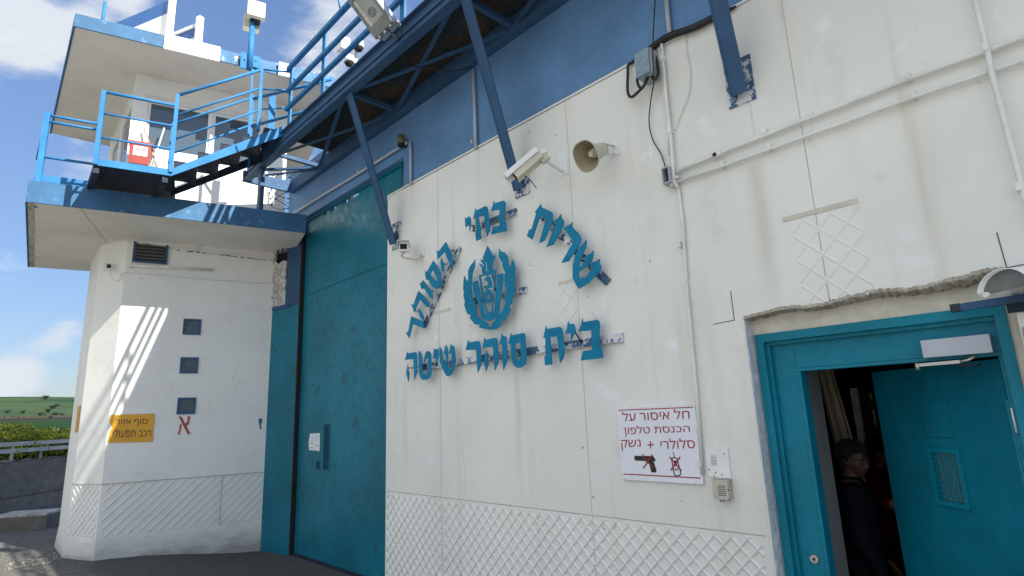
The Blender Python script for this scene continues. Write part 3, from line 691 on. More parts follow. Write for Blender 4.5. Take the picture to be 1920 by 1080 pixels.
MB().box(lc, (.09, .06, .10), (TD, TN, UZ)).bevel(.008).obj('case', M['pipe_white'], bx_); MB().box(lc + TN * .034 + TD * .01, (.045, .01, .05), (TD, TN, UZ)).obj('opening', M['black'], bx_)
# yellow sign (a bite torn out of its left edge) and the strip left on the next facet
ys_ = thing('yellow_zone_sign', 'torn yellow sign with black Hebrew lettering on the tower facet', 'sign', TV(245, 828, .01))
pts = [(207, 778), (290, 775.5), (286, 828), (201.5, 830), (203, 821), (207, 806), (211, 801), (209, 796), (205, 790)]
mb = MB(); mb.plate([TV(x, y, 0) + TN * .006 for x, y in pts], TN * .004); mb.obj('plate', M['yellow'], ys_)
def text_in(txt, quad, out, depth, mat, parent, name, bold=0.0):
    cu = bpy.data.curves.new('t', 'FONT'); cu.body = txt[::-1]; cu.resolution_u = 4
    to = bpy.data.objects.new('t', cu); COL.objects.link(to); bpy.context.view_layer.update()
    cv = to.to_curve(bpy.context.evaluated_depsgraph_get()); loops = []
    for sp in cv.splines:
        pts = []; bp = sp.bezier_points; n = len(bp)
        for i in range(n):
            p0, p1 = bp[i], bp[(i + 1) % n]
            for q in range(4):
                t = q / 4; e = 1 - t; v = p0.co * e ** 3 + p0.handle_right * 3 * e * e * t + p1.handle_left * 3 * e * t * t + p1.co * t ** 3
                if not pts or (V((v.x, v.y)) - pts[-1]).length > .002: pts.append(V((v.x, v.y)))
        if len(pts) > 2: loops.append(pts)
    to.to_curve_clear(); COL.objects.unlink(to); bpy.data.objects.remove(to)
    area = lambda l: sum(l[i].x * l[(i + 1) % len(l)].y - l[(i + 1) % len(l)].x * l[i].y for i in range(len(l))) / 2
    allp = [q for l in loops for q in l]
    x0, x1, y0, y1 = min(q.x for q in allp), max(q.x for q in allp), min(q.y for q in allp), max(q.y for q in allp); a, b, c, d = [V(q) for q in quad]   # TL TR BR BL
    nrm = (b - a).cross(a - d).normalized()
    if nrm.dot(CAM - a) < 0: nrm = -nrm
    big = max(loops, key=lambda l: abs(area(l))); sg_ = math.copysign(1, area(big))
    def inside(p, l):
        r = False
        for i in range(len(l)):
            u, v = l[i], l[i - 1]
            if (u.y > p.y) != (v.y > p.y) and p.x < (v.x - u.x) * (p.y - u.y) / (v.y - u.y) + u.x: r = not r
        return r
    mb = MB()
    hole = [area(h) * sg_ < 0 and any(inside(h[0], l) for l in loops if l is not h) for h in loops]
    for k_, l in enumerate([l for l, q in zip(loops, hole) if not q]):
        hs = [h for h, q in zip(loops, hole) if q and inside(h[0], l)]
        mp = lambda q: d.lerp(c, (q.x - x0) / (x1 - x0)).lerp(a.lerp(b, (q.x - x0) / (x1 - x0)), (q.y - y0) / (y1 - y0)) + nrm * (.0002 * (k_ % 3))
        lp = [[mp(q) for q in z] for z in [l] + hs]; vs = [mb.b.verts.new(q) for z in lp for q in z]
        for t in tessellate_polygon(lp):
            try: mb.b.faces.new([vs[i] for i in t])
            except ValueError: pass
    return mb.obj(name, mat, parent)
text_in('סוף אזור', [TV(x, y, 0) + TN * .011 for x, y in ((217, 787), (277, 785), (276, 799), (216, 798))], V((0, 0, 0)), 0, M['ink'], ys_, 'lettering', .014)
text_in('רכב תפעולי', [TV(x, y, 0) + TN * .011 for x, y in ((212, 803), (284, 804), (283, 818), (211, 820))], V((0, 0, 0)), 0, M['ink'], ys_, 'lettering', .014)
mb = MB(); n2 = V((-TD.x, -TD.y, 0)); B_, C_ = T(-.4, -.56, 0), T(*C0, 0); d_ = (C_ - B_).normalized(); nC = V((d_.y, -d_.x, 0))
if nC.dot(CAM - B_) < 0: nC = -nC
z0_, z1_ = TV(206, 829, -.3).z, TV(206, 778, -.3).z
mb.plate([B_ + d_ * .10 + UZ * z0_ + nC * .004, B_ + d_ * .42 + UZ * z0_ + nC * .004, B_ + d_ * .42 + UZ * z1_ + nC * .004, B_ + d_ * .10 + UZ * z1_ + nC * .004], nC * .004)
o = mb.obj('yellow_strip_sign', M['yellow']); tag(centred(o), 'narrow yellow sign seen edge on round the tower corner', 'sign')
# red box, brooms
rb = thing('red_bin', 'small red plastic box with a white label on the tower balcony', 'box', T(.1, .35, 4.87))
c0 = TV(262, 287, .35); q0 = lambda a, b, o: c0 + TD * a + UZ * b + TN * o
mb = MB(); mb.plate([q0(-.12, -.16, 0), q0(.11, -.16, 0), q0(.13, .14, 0), q0(-.13, .14, 0)], TN * -.2); mb.bevel(.012); mb.obj('body', M['redbox'], rb)
MB().box(q0(0, .155, -.1), (.29, .23, .035), (TD, TN, UZ)).bevel(.01).obj('lid', M['redbox'], rb)
MB().box(q0(.005, .03, .003), (.17, .004, .14), (TD, TN, UZ)).obj('label', M['signwhite'], rb)
mb = MB()
for i, (w, z) in enumerate(((.13, .065), (.12, .045), (.14, .01), (.10, -.012))): mb.box(q0(0.005, z, .0062), (w, .002, .012 if i < 2 else .005), (TD, TN, UZ))
mb.obj('label_print', M['redbox'], rb)
MB().bar(T(.02, .3, 4.87), q0(-.02, -.17, -.1), .03, .03).obj('stand', M['dark_steel'], rb)
def broom(p0, p1, label, mat):
    o = thing('broom', label, 'broom', p0); MB().cyl(p0, p1, .013).obj('handle', mat, o)
    d = (p0 - p1).normalized(); MB().plate([p0 + TD * -.05, p0 + TD * .05, p0 + d * .14 + TD * .10, p0 + d * .14 - TD * .10], TN * .04).obj('head', M['horn_in'], o)
broom(TV(300, 330, .2), TV(270, 240, .08), 'brown broom leaning on the cabin behind the red box', M['horn_in']); broom(TV(285, 312, .25), TV(308, 240, .1), 'grey-handled broom leaning beside the cabin window', M['pipe_grey'])
# ------------------------------------------------------------------ walkway along the wall
wk = thing('steel_walkway', 'dark blue steel walkway on diagonal struts high along the wall', 'walkway', (-3, -.4, 3.6))
WX0, WX1, WY = -8.40, 3.4, -.74
S_ = M['steel_blue']
mb = MB(); mb.bx((WX0, WY, 5.27), (WX1, WY + .012, 5.50)); mb.bx((WX0, WY - .045, 5.488), (WX1, WY + .06, 5.503)); mb.bx((WX0, WY - .045, 5.262), (WX1, WY + .06, 5.276)); mb.bx((WX0, WY - .018, 5.375), (WX1, WY - .001, 5.395)); mb.obj('outer_beam', S_, wk)
mb = MB(); mb.bx((WX0, -.075, 5.25), (WX1, -.06, 5.44)); mb.bx((WX0, -.06, 5.25), (WX1, -.004, 5.264)); mb.obj('inner_beam', S_, wk)
mb = MB(); va = []; ncr = 170                     # corrugated deck
for i in range(ncr * 4):
    x = -7.15 + (WX1 + 7.15) * i / (ncr * 4 - 1); z = 5.462 + .011 * math.sin(i * math.pi / 2) ** 1
    va += [(x, WY + .02, z), (x, .0, z)]
mb.quadmesh(va, [(2 * i, 2 * i + 1, 2 * i + 3, 2 * i + 2) for i in range(ncr * 4 - 1)]); d_o = mb.obj('deck', M['rust_deck'], wk)
md = d_o.modifiers.new('thick', 'SOLIDIFY'); md.thickness = .004
sx = [-5.42, -3.40, -1.36, .68, 2.7]
for i, x0 in enumerate([-8.36, -7.44] + sx[:-1]):
    x1 = ([-7.44] + sx)[i]
    zb = 5.30
    MB().bar((x0 + .05, WY + .03, zb), (x1 - .05, -.08, zb), .045, .012).obj('cross_brace', S_, wk)
    if i != 0: MB().bar((x0 + .05, -.08, zb + .018), (x1 - .05, WY + .03, zb + .018), .045, .012).obj('cross_brace', S_, wk)
    MB().bar((x1, WY + .02, zb + .045), (x1, -.07, zb + .045), .05, .05).obj('joist', S_, wk)
MB().bx((WX0 - .05, WY - .04, 5.25), (WX0, -.002, 5.42)).obj('end_beam', S_, wk)
MB().bar((-8.0, WY + .03, 5.30), (-7.5, -.08, 5.33), .05, .03).obj('cross_brace', S_, wk)
for j, x in enumerate(sx[:4]):                     # angle-iron struts down to the wall
    top, bot = V((x + .06, WY + .04, 5.27)), V((x - .06 if j else x - .10, -.03, 3.70))
    d = (bot - top).normalized(); n1 = d.cross(V((1, 0, 0))).normalized()
    mb = MB(); mb.bar(top, bot, .012, .092, V((1, 0, 0)).cross(d).cross(d) if False else n1); 
    mb.box((top + bot) / 2 + V((.052, 0, 0)) + n1 * (-.036 if n1.y > 0 else .036), (.104, (bot - top).length, .012), (V((1, 0, 0)), d, n1))
    st = mb.obj('strut', M['steel_blue'], wk)
    mb = MB(); mb.bx((bot.x - .05, -.012, bot.z - .06), (bot.x + .13, -.001, bot.z + .26)); mb.obj('foot_plate', M['rail_strip'], st)
mb = MB(); mb.bx((-7.90, WY - .005, T(0, 0, 4.87).z), (-7.80, WY + .05, 5.262)); mb.obj('end_post', M['steel_blue'], wk)
px_ = [-6.92, -5.96, -4.24, -2.5, -.8, .9]
for x in px_:
    MB().bx((x - .038, WY - .008, 5.503), (x + .038, WY + .012, 6.36)).obj('post', M['rail_blue'], wk)
for z, w in ((6.36, .052), (6.03, .045), (5.765, .045)):
    MB().bar((-6.95, WY - .034, z), (WX1, WY - .034, z), w, w).obj('guard_rail', M['rail_blue'], wk)
MB().bx((-8.50, .065, 4.5), (-8.42, .14, 5.6)).obj('wall_post', M['steel_blue'], wk)

# ------------------------------------------------------------------ stair and landing on the tower
RB = M['rail_blue']
stt = thing('steel_staircase', 'light blue steel staircase with open railings from tower balcony to walkway', 'stairs', T(.3, 1.5, 4.9))
VF, VB = 1.98, 1.22
def tb(p0, p1, w, h): return MB().bar(p0, p1, w, h)
# landing
mb = MB()
mb.plate([T(-.25, VF, 4.955), T(.57, VF, 4.955), T(.57, VF, 5.045), T(-.25, VF, 5.045)], TN * -.012)
mb.obj('landing_fascia', RB, stt)
mb = MB(); mb.plate([T(-.25, VF - .02, 5.02), T(.60, VF - .02, 5.02), T(.60, .5, 5.02), T(-.55, .5, 5.02)], V((0, 0, -.006))); mb.obj('landing_deck', M['dark_steel'], stt)
for u0, u1 in ((-.24, -.42), (.50, .32)):
    MB().bar(T(u0, VF - .03, 4.91), T(u1, 1.05, 4.91), .06, .085).obj('landing_beam', M['dark_steel'], stt)
# balcony wing to the left
VW = 1.12
mb = MB(); mb.plate([T(-.93, VW, 4.955), T(-.36, VW, 4.955), T(-.36, VW, 5.05), T(-.93, VW, 5.05)], TN * -.012); mb.obj('balcony_fascia', RB, stt)
mb = MB(); mb.plate([T(-.93, VW - .02, 5.02), T(-.36, VW - .02, 5.02), T(-.5, .1, 5.02), T(-1.2, .1, 5.02)], V((0, 0, -.006))); mb.obj('balcony_deck', M['dark_steel'], stt)
def post(u, v, z0, z1, w=.045):
    MB().box(T(u, v, (z0 + z1) / 2), (w, w, (z1 - z0) * TS), (TD, TN, UZ)).obj('post', RB, stt)
def rail(a, b, w=.035, name='rail'):
    MB().cyl(T(*a), T(*b), w / 2, n=8).obj(name, RB, stt)
post(-.25, VF, 4.96, 5.97); post(.555, VF, 5.0, 6.13, .042); post(1.57, VF, 5.82, 6.81, .042); post(1.45, VF - .02, 5.75, 6.78, .026)
post(-.95, VW, 4.60, 5.94, .06); post(-1.0, VW - .28, 4.86, 5.9, .04)
for z in (5.96, 5.66, 5.33): rail((-.25, VF, z), (.555, VF, z), .040 if z > 5.9 else .026)
for z in (5.90, 5.81, 5.30): rail((-.95, VW, z), (-.37, VW, z), .036)
for z in (5.95, 5.50, 5.22): rail((-.25, VF, z), (-.37, VW, z - .02), .034)
for z in (5.92, 5.35): rail((-.95, VW, z), (-1.35, -.6, z), .034)
# flights: two stringers, folded treads, two railings
L0, L1 = (.57, 5.0), (1.90, 5.90)
for v, mat in ((VF, RB), (VB, M['dark_steel'])):
    mb = MB(); mb.plate([T(L0[0] - .02, v, L0[1] - .055), T(L1[0] + .12, v, L1[1] - .01), T(L1[0] + .12, v, L1[1] + .06), T(L1[0] - .02, v, L1[1] + .06), T(L0[0] - .02, v, L0[1] + .045)], TN * -.012); mb.obj('stringer', mat, stt)
ns = 5
for i in range(ns):
    t0 = i / ns; u = L0[0] + (L1[0] - L0[0]) * t0 + .01; z = L0[1] + (L1[1] - L0[1]) * t0; dz = (L1[1] - L0[1]) / ns; du = (L1[0] - L0[0]) / ns
    mb = MB(); mb.plate([T(u, VF - .015, z), T(u, VB + .02, z), T(u, VB + .02, z + dz), T(u, VF - .015, z + dz)], TD * .005); mb.plate([T(u + .006, VF - .015, z + dz), T(u + .006, VB + .02, z + dz), T(u + du * 1.0, VB + .02, z + dz), T(u + du * 1.0, VF - .015, z + dz)], V((0, 0, -.005)))
    mb.plate([T(u + .004, VF - .02, z + dz - .006), T(u + du, VF - .02, z + dz - .006), T(u + .004, VF - .02, z - .02)], TN * -.004)
    mb.obj('tread', M['dark_steel'], stt)
sl_ = (L1[1] - L0[1]) / (L1[0] - L0[0])
for h0, w in ((1.10, .042), (.80, .03), (.45, .026)): rail((.555, VF, 5.02 + h0), (1.57, VF, 5.02 + h0 + sl_ * 1.0), w)
post(.50, VB, 5.0, 6.06, .04); post(1.53, VB, 5.55, 6.78, .034)
for h0, w in ((1.03, .036), (.56, .028), (.18, .026)): rail((.50, VB, 5.02 + h0), (1.53, VB, 5.02 + h0 + sl_ * 1.03), w)
e2 = V((-6.95, WY - .01, 0))
def to_walk(a, z, w): MB().cyl(T(*a), V((e2.x, e2.y, z)), w / 2, n=8).obj('rail', RB, stt)
for z, zw, w in ((6.80, 6.33, .028), (6.48, 6.06, .026), (6.16, 5.80, .024)): to_walk((1.57, VF, z), zw, w)
for z, zw in ((6.72, 6.28), (6.25, 5.90)): MB().cyl(T(1.53, VB, z), V((-6.75, -.25, zw + .05)), .022, n=8).obj('rail', RB, stt)
MB().box(T(1.80, VB + .1, 6.32), (.09, .05, .85), (TD, TN, UZ)).obj('post', RB, stt)

# ------------------------------------------------------------------ letters on the wall
YL = -.085
def letters(spec, org, s, Y=YL):
    ox, oy = org
    cv = lambda pts: [P(ox + x / s, oy + y / s, Y) for x, y in pts]
    return [(nm, [cv(q) for q in polys], [cv(h) for h in holes]) for nm, polys, holes in spec]
def sign_word(label, groups, rails, loc, studs=()):
    w = thing('wall_lettering', label, 'lettering', loc, None)
    for spec, org, s in groups:
        for nm, polys, holes in letters(spec, org, s):
            mb = MB()
            for i, q in enumerate(polys): mb.plate([p + V((0, -.001 * i, 0)) for p in q], (0, .007, 0), holes if i == 0 else ())
            mb.obj('letter', M['letter'], w)
    for a, b, wd in rails:
        A, B = P(*a, -.012), P(*b, -.012); up = (B - A).cross(V((0, 1, 0))).normalized()
        mb = MB(); mb.box((A + B) / 2, ((B - A).length, .02, wd), ((B - A).normalized(), V((0, 1, 0)), up)); mb.box((A + B) / 2 - up * wd * .5 + V((0, -.012, 0)), ((B - A).length, .024, .006), ((B - A).normalized(), V((0, 1, 0)), up)); mb.obj('mounting_rail', M['rail_strip'], w)
    for x, y, x2, y2 in studs: MB().cyl(P(x, y, -.015), P(x2, y2, YL + .006), .006, n=6).obj('stud', M['dark_steel'], w)
    return w
g_hasohar = [('he', [[(463, 72), (520, 190), (538, 300), (518, 325), (498, 290), (452, 172), (378, 250), (370, 155), (388, 172)], [(415, 225), (445, 300), (448, 385), (425, 370), (408, 290)]], []),
 ('samekh', [[(335, 262), (375, 315), (412, 395), (420, 495), (400, 538), (360, 550), (325, 525), (283, 455), (263, 458), (250, 365), (268, 380)]], [[(330, 355), (378, 435), (370, 475), (345, 455), (306, 400)]]),
 ('vav', [[(232, 460), (275, 515), (328, 580), (330, 655), (300, 630), (240, 540), (218, 555), (196, 485), (212, 492)]], []),
 ('he', [[(185, 568), (240, 620), (295, 690), (300, 735), (270, 735), (200, 655), (145, 785), (112, 700), (133, 714)], [(185, 740), (215, 775), (240, 830), (235, 875), (205, 835), (188, 790)]], []),
 ('resh', [[(112, 825), (235, 880), (240, 950), (205, 935), (130, 905), (92, 1050), (55, 985), (80, 992)]], [])]
g_batei = [('bet', [[(705, 120), (728, 175), (905, 118), (935, 140), (948, 190), (935, 320), (915, 480), (960, 575), (972, 735), (652, 805), (690, 655), (820, 630), (828, 300), (650, 330), (690, 215)]], []),
 ('tav', [[(335, 272), (355, 320), (545, 228), (580, 260), (600, 400), (630, 620), (625, 740), (570, 845), (545, 720), (515, 420), (400, 450), (435, 680), (462, 890), (348, 935), (335, 790), (360, 740), (335, 480), (295, 490)]], []),
 ('yod', [[(120, 460), (140, 490), (205, 435), (235, 465), (247, 545), (222, 745), (205, 620), (170, 630), (138, 665)]], [])]
g_sherut = [('tav', [[(205, 72), (210, 110), (325, 165), (338, 190), (325, 290), (262, 450), (240, 490), (185, 515), (260, 240), (195, 215), (105, 475), (45, 435), (70, 365), (100, 355), (150, 180), (135, 165)]], []),
 ('vav', [[(430, 185), (435, 230), (462, 265), (455, 320), (385, 450), (345, 530), (265, 560), (370, 300), (350, 275), (400, 230)]], []),
 ('resh', [[(558, 280), (550, 325), (640, 420), (658, 460), (645, 520), (560, 650), (515, 720), (435, 738), (460, 690), (570, 500), (458, 345), (530, 305)]], []),
 ('shin', [[(718, 475), (712, 560), (668, 650), (638, 740), (634, 798), (715, 700), (698, 665), (770, 625), (798, 597), (790, 680), (740, 760), (690, 800), (632, 835), (635, 915), (715, 895), (780, 790), (745, 750), (830, 715), (870, 688), (860, 730), (882, 775), (870, 830), (740, 965), (630, 1028), (600, 985), (560, 905), (562, 760), (590, 650), (640, 560)]], [])]
g_shita = [('he', [[(155, 350), (172, 390), (345, 360), (372, 385), (380, 560), (380, 830), (318, 980), (312, 740), (300, 540), (275, 515), (110, 540), (150, 400)], [(172, 625), (185, 740), (215, 840), (205, 940), (185, 1040), (165, 940), (138, 850), (140, 800), (160, 720)]], []),
 ('tet', [[(425, 330), (470, 390), (490, 500), (495, 700), (505, 850), (620, 830), (630, 500), (580, 510), (540, 620), (545, 500), (580, 360), (625, 335), (670, 360), (695, 420), (705, 700), (705, 830), (660, 940), (590, 985), (490, 985), (440, 890), (420, 720), (412, 400)]], []),
 ('yod', [[(765, 270), (780, 310), (840, 285), (862, 310), (865, 440), (820, 610), (800, 490), (745, 515), (752, 400)]], []),
 ('shin', [[(885, 235), (930, 300), (955, 460), (1000, 625), (1035, 600), (1040, 520), (1020, 415), (975, 410), (1000, 320), (1025, 195), (1060, 250), (1075, 340), (1080, 480), (1060, 660), (1100, 745), (1130, 735), (1160, 600), (1150, 400), (1090, 400), (1115, 300), (1135, 180), (1155, 220), (1210, 220), (1230, 350), (1250, 580), (1220, 680), (1160, 860), (1085, 915), (1040, 890), (945, 720), (895, 590), (885, 400)]], [])]
g_sohar = [('resh', [[(133, 235), (155, 290), (345, 262), (372, 290), (388, 430), (405, 640), (400, 740), (330, 905), (312, 720), (300, 440), (85, 445), (115, 330)]], []),
 ('he', [[(465, 190), (480, 240), (690, 198), (722, 225), (735, 420), (750, 640), (740, 720), (675, 860), (655, 640), (640, 380), (425, 405), (450, 280)], [(515, 445), (530, 600), (545, 740), (498, 875), (470, 740), (460, 620), (490, 540)]], []),
 ('vav', [[(815, 105), (835, 160), (890, 165), (912, 200), (920, 400), (935, 620), (920, 680), (850, 850), (835, 640), (830, 340), (770, 335), (800, 210)]], []),
 ('samekh', [[(1000, 100), (1020, 150), (1255, 100), (1285, 130), (1305, 400), (1318, 600), (1295, 730), (1200, 805), (1120, 805), (1050, 740), (1015, 620), (995, 330), (950, 312), (980, 200)]], [[(1085, 320), (1190, 290), (1215, 610), (1155, 645), (1110, 610)]])]
g_bet = [('tav', [[(180, 250), (198, 310), (430, 272), (475, 300), (500, 450), (525, 760), (500, 850), (440, 945), (425, 850), (390, 450), (258, 460), (280, 740), (298, 965), (162, 982), (152, 830), (185, 780), (168, 480), (130, 475), (160, 340)]], []),
 ('yod', [[(585, 165), (610, 225), (685, 210), (712, 250), (725, 350), (640, 530), (635, 395), (540, 400), (570, 290)]], []),
 ('bet', [[(848, 115), (865, 185), (1130, 140), (1165, 180), (1172, 260), (1160, 400), (1165, 600), (1215, 690), (1230, 845), (818, 895), (865, 715), (1030, 695), (1015, 335), (780, 360), (825, 240)]], [])]
sign_word('steep left word of the teal Hebrew arc, five cut-out letters on a slanting strip', [(g_hasohar, (750, 440), 5.4)], [((795, 612), (862, 464), .05)], P(810, 530, -.05), ((776, 583, 785, 583), (812, 545, 806, 545), (832, 495, 838, 495), (852, 470, 846, 470)))
sign_word('short word at the top of the teal Hebrew arc, three letters', [(g_batei, (860, 365), 10.8)], [((888, 429), (968, 396), .055)], P(915, 410, -.05), ((890, 424, 880, 422),))
sign_word('right word of the teal Hebrew arc, four letters running down to the right', [(g_sherut, (980, 370), 6.0)], [((1020, 408), (1141, 529), .055)], P(1070, 460, -.05), ((1022, 412, 1012, 408), (1090, 488, 1096, 490)))
sign_word('bottom line of teal Hebrew letters, three words on one long strip', [(g_shita, (750, 630), 12.0), (g_sohar, (865, 615), 10.8), (g_bet, (1005, 585), 9.818)], [((775, 691), (1168, 632), .06)], P(950, 660, -.05), ((782, 690, 766, 690), (1092, 645, 1078, 622), (800, 685, 790, 688)))
em = thing('wall_emblem', 'teal cut-out emblem of torch in open book and wreath', 'emblem', P(918, 540, -.05))
E_ = lambda pts: [P(860 + x / 6, 450 + y / 6, YL) for x, y in pts]
emb = [('wreath_branch', [(183, 215), (183, 300), (155, 375), (150, 470), (140, 520), (150, 650), (180, 720), (200, 800), (205, 855), (265, 900), (320, 930), (345, 985), (345, 1008), (280, 1000), (225, 980), (238, 950), (215, 955), (175, 945), (120, 870), (142, 850), (110, 838), (90, 820), (72, 770), (58, 710), (72, 712), (52, 620), (58, 580), (50, 560), (52, 470), (62, 400), (90, 465), (105, 450), (105, 340), (130, 290), (170, 240)], []),
 ('wreath_branch', [(455, 95), (452, 180), (470, 225), (495, 255), (490, 270), (500, 320), (528, 375), (512, 385), (515, 470), (525, 490), (515, 500), (530, 540), (522, 680), (532, 700), (490, 800), (455, 850), (400, 915), (352, 985), (347, 1008), (400, 1005), (440, 995), (490, 940), (470, 925), (510, 900), (560, 840), (592, 770), (560, 762), (600, 710), (610, 650), (635, 590), (620, 540), (638, 430), (622, 450), (638, 320), (625, 260), (605, 215), (590, 270), (578, 315), (560, 260), (550, 180), (515, 140), (470, 125)], []),
 ('open_book', [(155, 490), (175, 465), (215, 455), (235, 560), (265, 700), (300, 830), (395, 815), (415, 640), (432, 470), (430, 390), (500, 375), (502, 450), (475, 640), (458, 800), (455, 870), (340, 912), (262, 885), (225, 720), (170, 580)], []),
 ('torch', [(230, 400), (275, 385), (280, 355), (425, 335), (420, 380), (415, 500), (400, 560), (385, 800), (375, 820), (318, 830), (305, 800), (250, 560)], [[(252, 412), (404, 378), (396, 500), (372, 805), (328, 812), (292, 680), (264, 520)]]),
 ('monogram', [(290, 430), (318, 418), (325, 385), (338, 410), (365, 415), (362, 450), (375, 480), (380, 530), (330, 545), (375, 575), (380, 660), (362, 700), (340, 715), (310, 705), (295, 660), (290, 590), (322, 560), (318, 545), (290, 550), (290, 520), (335, 505), (330, 470), (300, 462)], [[(315, 622), (355, 615), (345, 668), (325, 668)]]),
 ('flame', [(328, 65), (385, 160), (350, 230), (345, 340), (325, 345), (320, 270), (275, 200)], []),
 ('flame', [(250, 225), (285, 220), (310, 270), (312, 352), (290, 352), (285, 280), (265, 250)], []), ('flame', [(230, 265), (265, 275), (285, 310), (288, 375), (270, 375), (265, 310)], []),
 ('flame', [(410, 165), (415, 180), (380, 230), (365, 345), (350, 345), (355, 230), (385, 180)], []), ('flame', [(430, 190), (400, 230), (382, 345), (369, 345), (375, 260), (400, 200)], [])]
for i, (nm, pts, hs) in enumerate(emb):
    MB().plate([p + V((0, -.0012 * i, 0)) for p in E_(pts)], (0, .006, 0), [[p + V((0, -.0012 * i, 0)) for p in E_(h)] for h in hs]).obj(nm, M['letter'], em)
A, B = P(885, 565, -.012), P(988, 543, -.012); up = (B - A).cross(V((0, 1, 0))).normalized()
MB().box((A + B) / 2, ((B - A).length, .02, .055), ((B - A).normalized(), V((0, 1, 0)), up)).obj('mounting_rail', M['rail_strip'], em)
MB().cyl(P(930, 548, -.015), P(923, 512, YL + .008), .006, n=6).obj('stud', M['dark_steel'], em)

# ------------------------------------------------------------------ white and red notice board
sg = thing('warning_board', 'white notice board with red Hebrew lettering and crossed-out pistol and phone', 'sign', P(1235, 905, -.02))
q = [P(x, y, -.02) for x, y in ((1158, 767), (1302, 760), (1318, 907), (1168, 899))]
X0, X1, Z0s, Z1s = q[0].x - .004, q[1].x + .004, q[3].z, q[0].z
MB().bx((X0, -.022, Z0s), (X1, -.004, Z1s)).bevel(.003, 1).obj('board', M['signwhite'], sg)
YT = -.0238
def onb(x, y): return P(x, y, YT)
MB().bx((X0 + .012, YT, Z1s - .012), (X1 - .012, YT + .001, Z1s - .006)).obj('rule', M['red'], sg); MB().bx((X0 + .012, YT, Z0s + .034), (X1 - .012, YT + .001, Z0s + .041)).obj('rule', M['red'], sg)
for i, (tx, qd) in enumerate((('חל איסור על', ((1166, 772), (1292, 766), (1293, 785), (1168, 790))), ('הכנסת טלפון', ((1169, 798.5), (1292.5, 795.5), (1294, 814), (1171, 819))), ('סלולרי', ((1237.5, 823), (1302, 821), (1303.5, 840.5), (1239, 842.5))), ('+', ((1213.5, 827.5), (1225, 827), (1226, 840.5), (1214.5, 841.5))), ('נשק', ((1164, 825), (1200.5, 824), (1202, 842), (1166, 845))))):
    text_in(tx, [onb(*p) for p in qd], V((0, 0, 0)), 0, M['red'], sg, 'lettering', .022)
pb = lambda pts: [onb(1120 + x / 4.909, 740 + y / 4.909) for x, y in pts]
MB().plate(pb([(340, 562), (515, 565), (522, 580), (540, 605), (518, 615), (545, 700), (538, 715), (497, 715), (478, 640), (440, 610), (345, 605)]), (0, -.001, 0)).obj('pistol_picture', M['ink'], sg)
mb = MB(); o_ = [(678, 590), (690, 578), (715, 574), (735, 584), (768, 700), (770, 735), (755, 747), (720, 750), (706, 738)]; i_ = [(686, 595), (697, 585), (714, 582), (729, 590), (760, 702), (762, 731), (750, 740), (723, 742), (713, 733)]
mb.plate(pb(o_), (0, -.001, 0), [pb(i_)]); mb.plate(pb([(694, 522), (698, 522), (712, 574), (706, 574)]), (0, -.001, 0)); mb.plate(pb([(714, 680), (724, 680), (724, 698), (714, 698)]), (0, -.001, 0)); mb.plate(pb([(734, 678), (744, 678), (744, 696), (734, 696)]), (0, -.001, 0)); mb.plate(pb([(700, 610), (724, 604), (736, 650), (712, 656)]), (0, -.001, 0)); mb.obj('phone_picture', M['ink'], sg)
mb = MB()
for i, (a, b) in enumerate((((415, 550), (520, 682)), ((508, 552), (425, 675)), ((665, 572), (775, 700)), ((762, 572), (678, 696)))):
    A, B = pb([a, b]); mb.bar(A + V((0, -.003 - .0006 * (i % 2), 0)), B + V((0, -.003 - .0006 * (i % 2), 0)), .008, .001, V((0, 1, 0)))
    if i % 2: mb.obj('red_cross', M['red'], sg); mb = MB()
mb = MB()
for x, y in ((1172, 897), (1305, 903), (1182, 764), (1291, 762)): mb.cyl(P(x, y, -.022), P(x, y, -.026), .006, n=8)
mb.obj('screw', M['steel'], sg)

# intercoms
ic = thing('flush_intercom', 'white-painted flush intercom plate right of the notice board', 'intercom', P(1345, 895, -.01))
q = [P(x, y) for x, y in ((1322, 838), (1366, 845), (1368, 897), (1326, 894))]
x0, x1, z0, z1 = q[0].x + .005, q[1].x, q[3].z, q[0].z
MB().bx((x0, -.010, z0), (x1, -.001, z1)).bevel(.003, 1).obj('plate', M['white_paint'], ic)
mb = MB()
for i in range(7): mb.bx((x0 + .03, -.0115, z1 - .055 - i * .009), (x0 + .068, -.0105, z1 - .051 - i * .009))
mb.obj('speaker_slots', M['joint'], ic)
mb = MB()
for x, y in ((1331, 880), (1343, 886), (1355, 890), (1359, 851), (1341, 893)): p_ = P(x, y); mb.cyl((p_.x, -.012, p_.z), (p_.x, -.009, p_.z), .006, n=8)
mb.obj('button', M['joint'], ic)
si = thing('steel_intercom', 'small stainless steel intercom box below the white intercom plate', 'intercom', P(1352, 936, -.05))
a, b = P(1335, 901, -.06), P(1367, 937, -.06)
MB().bx((a.x, -.062, b.z), (b.x, -.001, a.z)).bevel(.004, 2).obj('case', M['steel'], si)
mb = MB()
for i in range(6): mb.bx((a.x + .035, -.0635, a.z - .030 - i * .011), (a.x + .085, -.0615, a.z - .026 - i * .011))
for dx, dz in ((.045, .115), (.062, .115), (.10, .05), (.10, .105)): mb.cyl((a.x + dx, -.0645, a.z - dz), (a.x + dx, -.0615, a.z - dz), .005, n=8)
mb.obj('grille', M['dark_steel'], si)
mb = MB(); mb.bx((a.x - .006, -.068, a.z + .0005), (b.x + .006, -.001, a.z + .005)); mb.obj('hood', M['steel'], si)
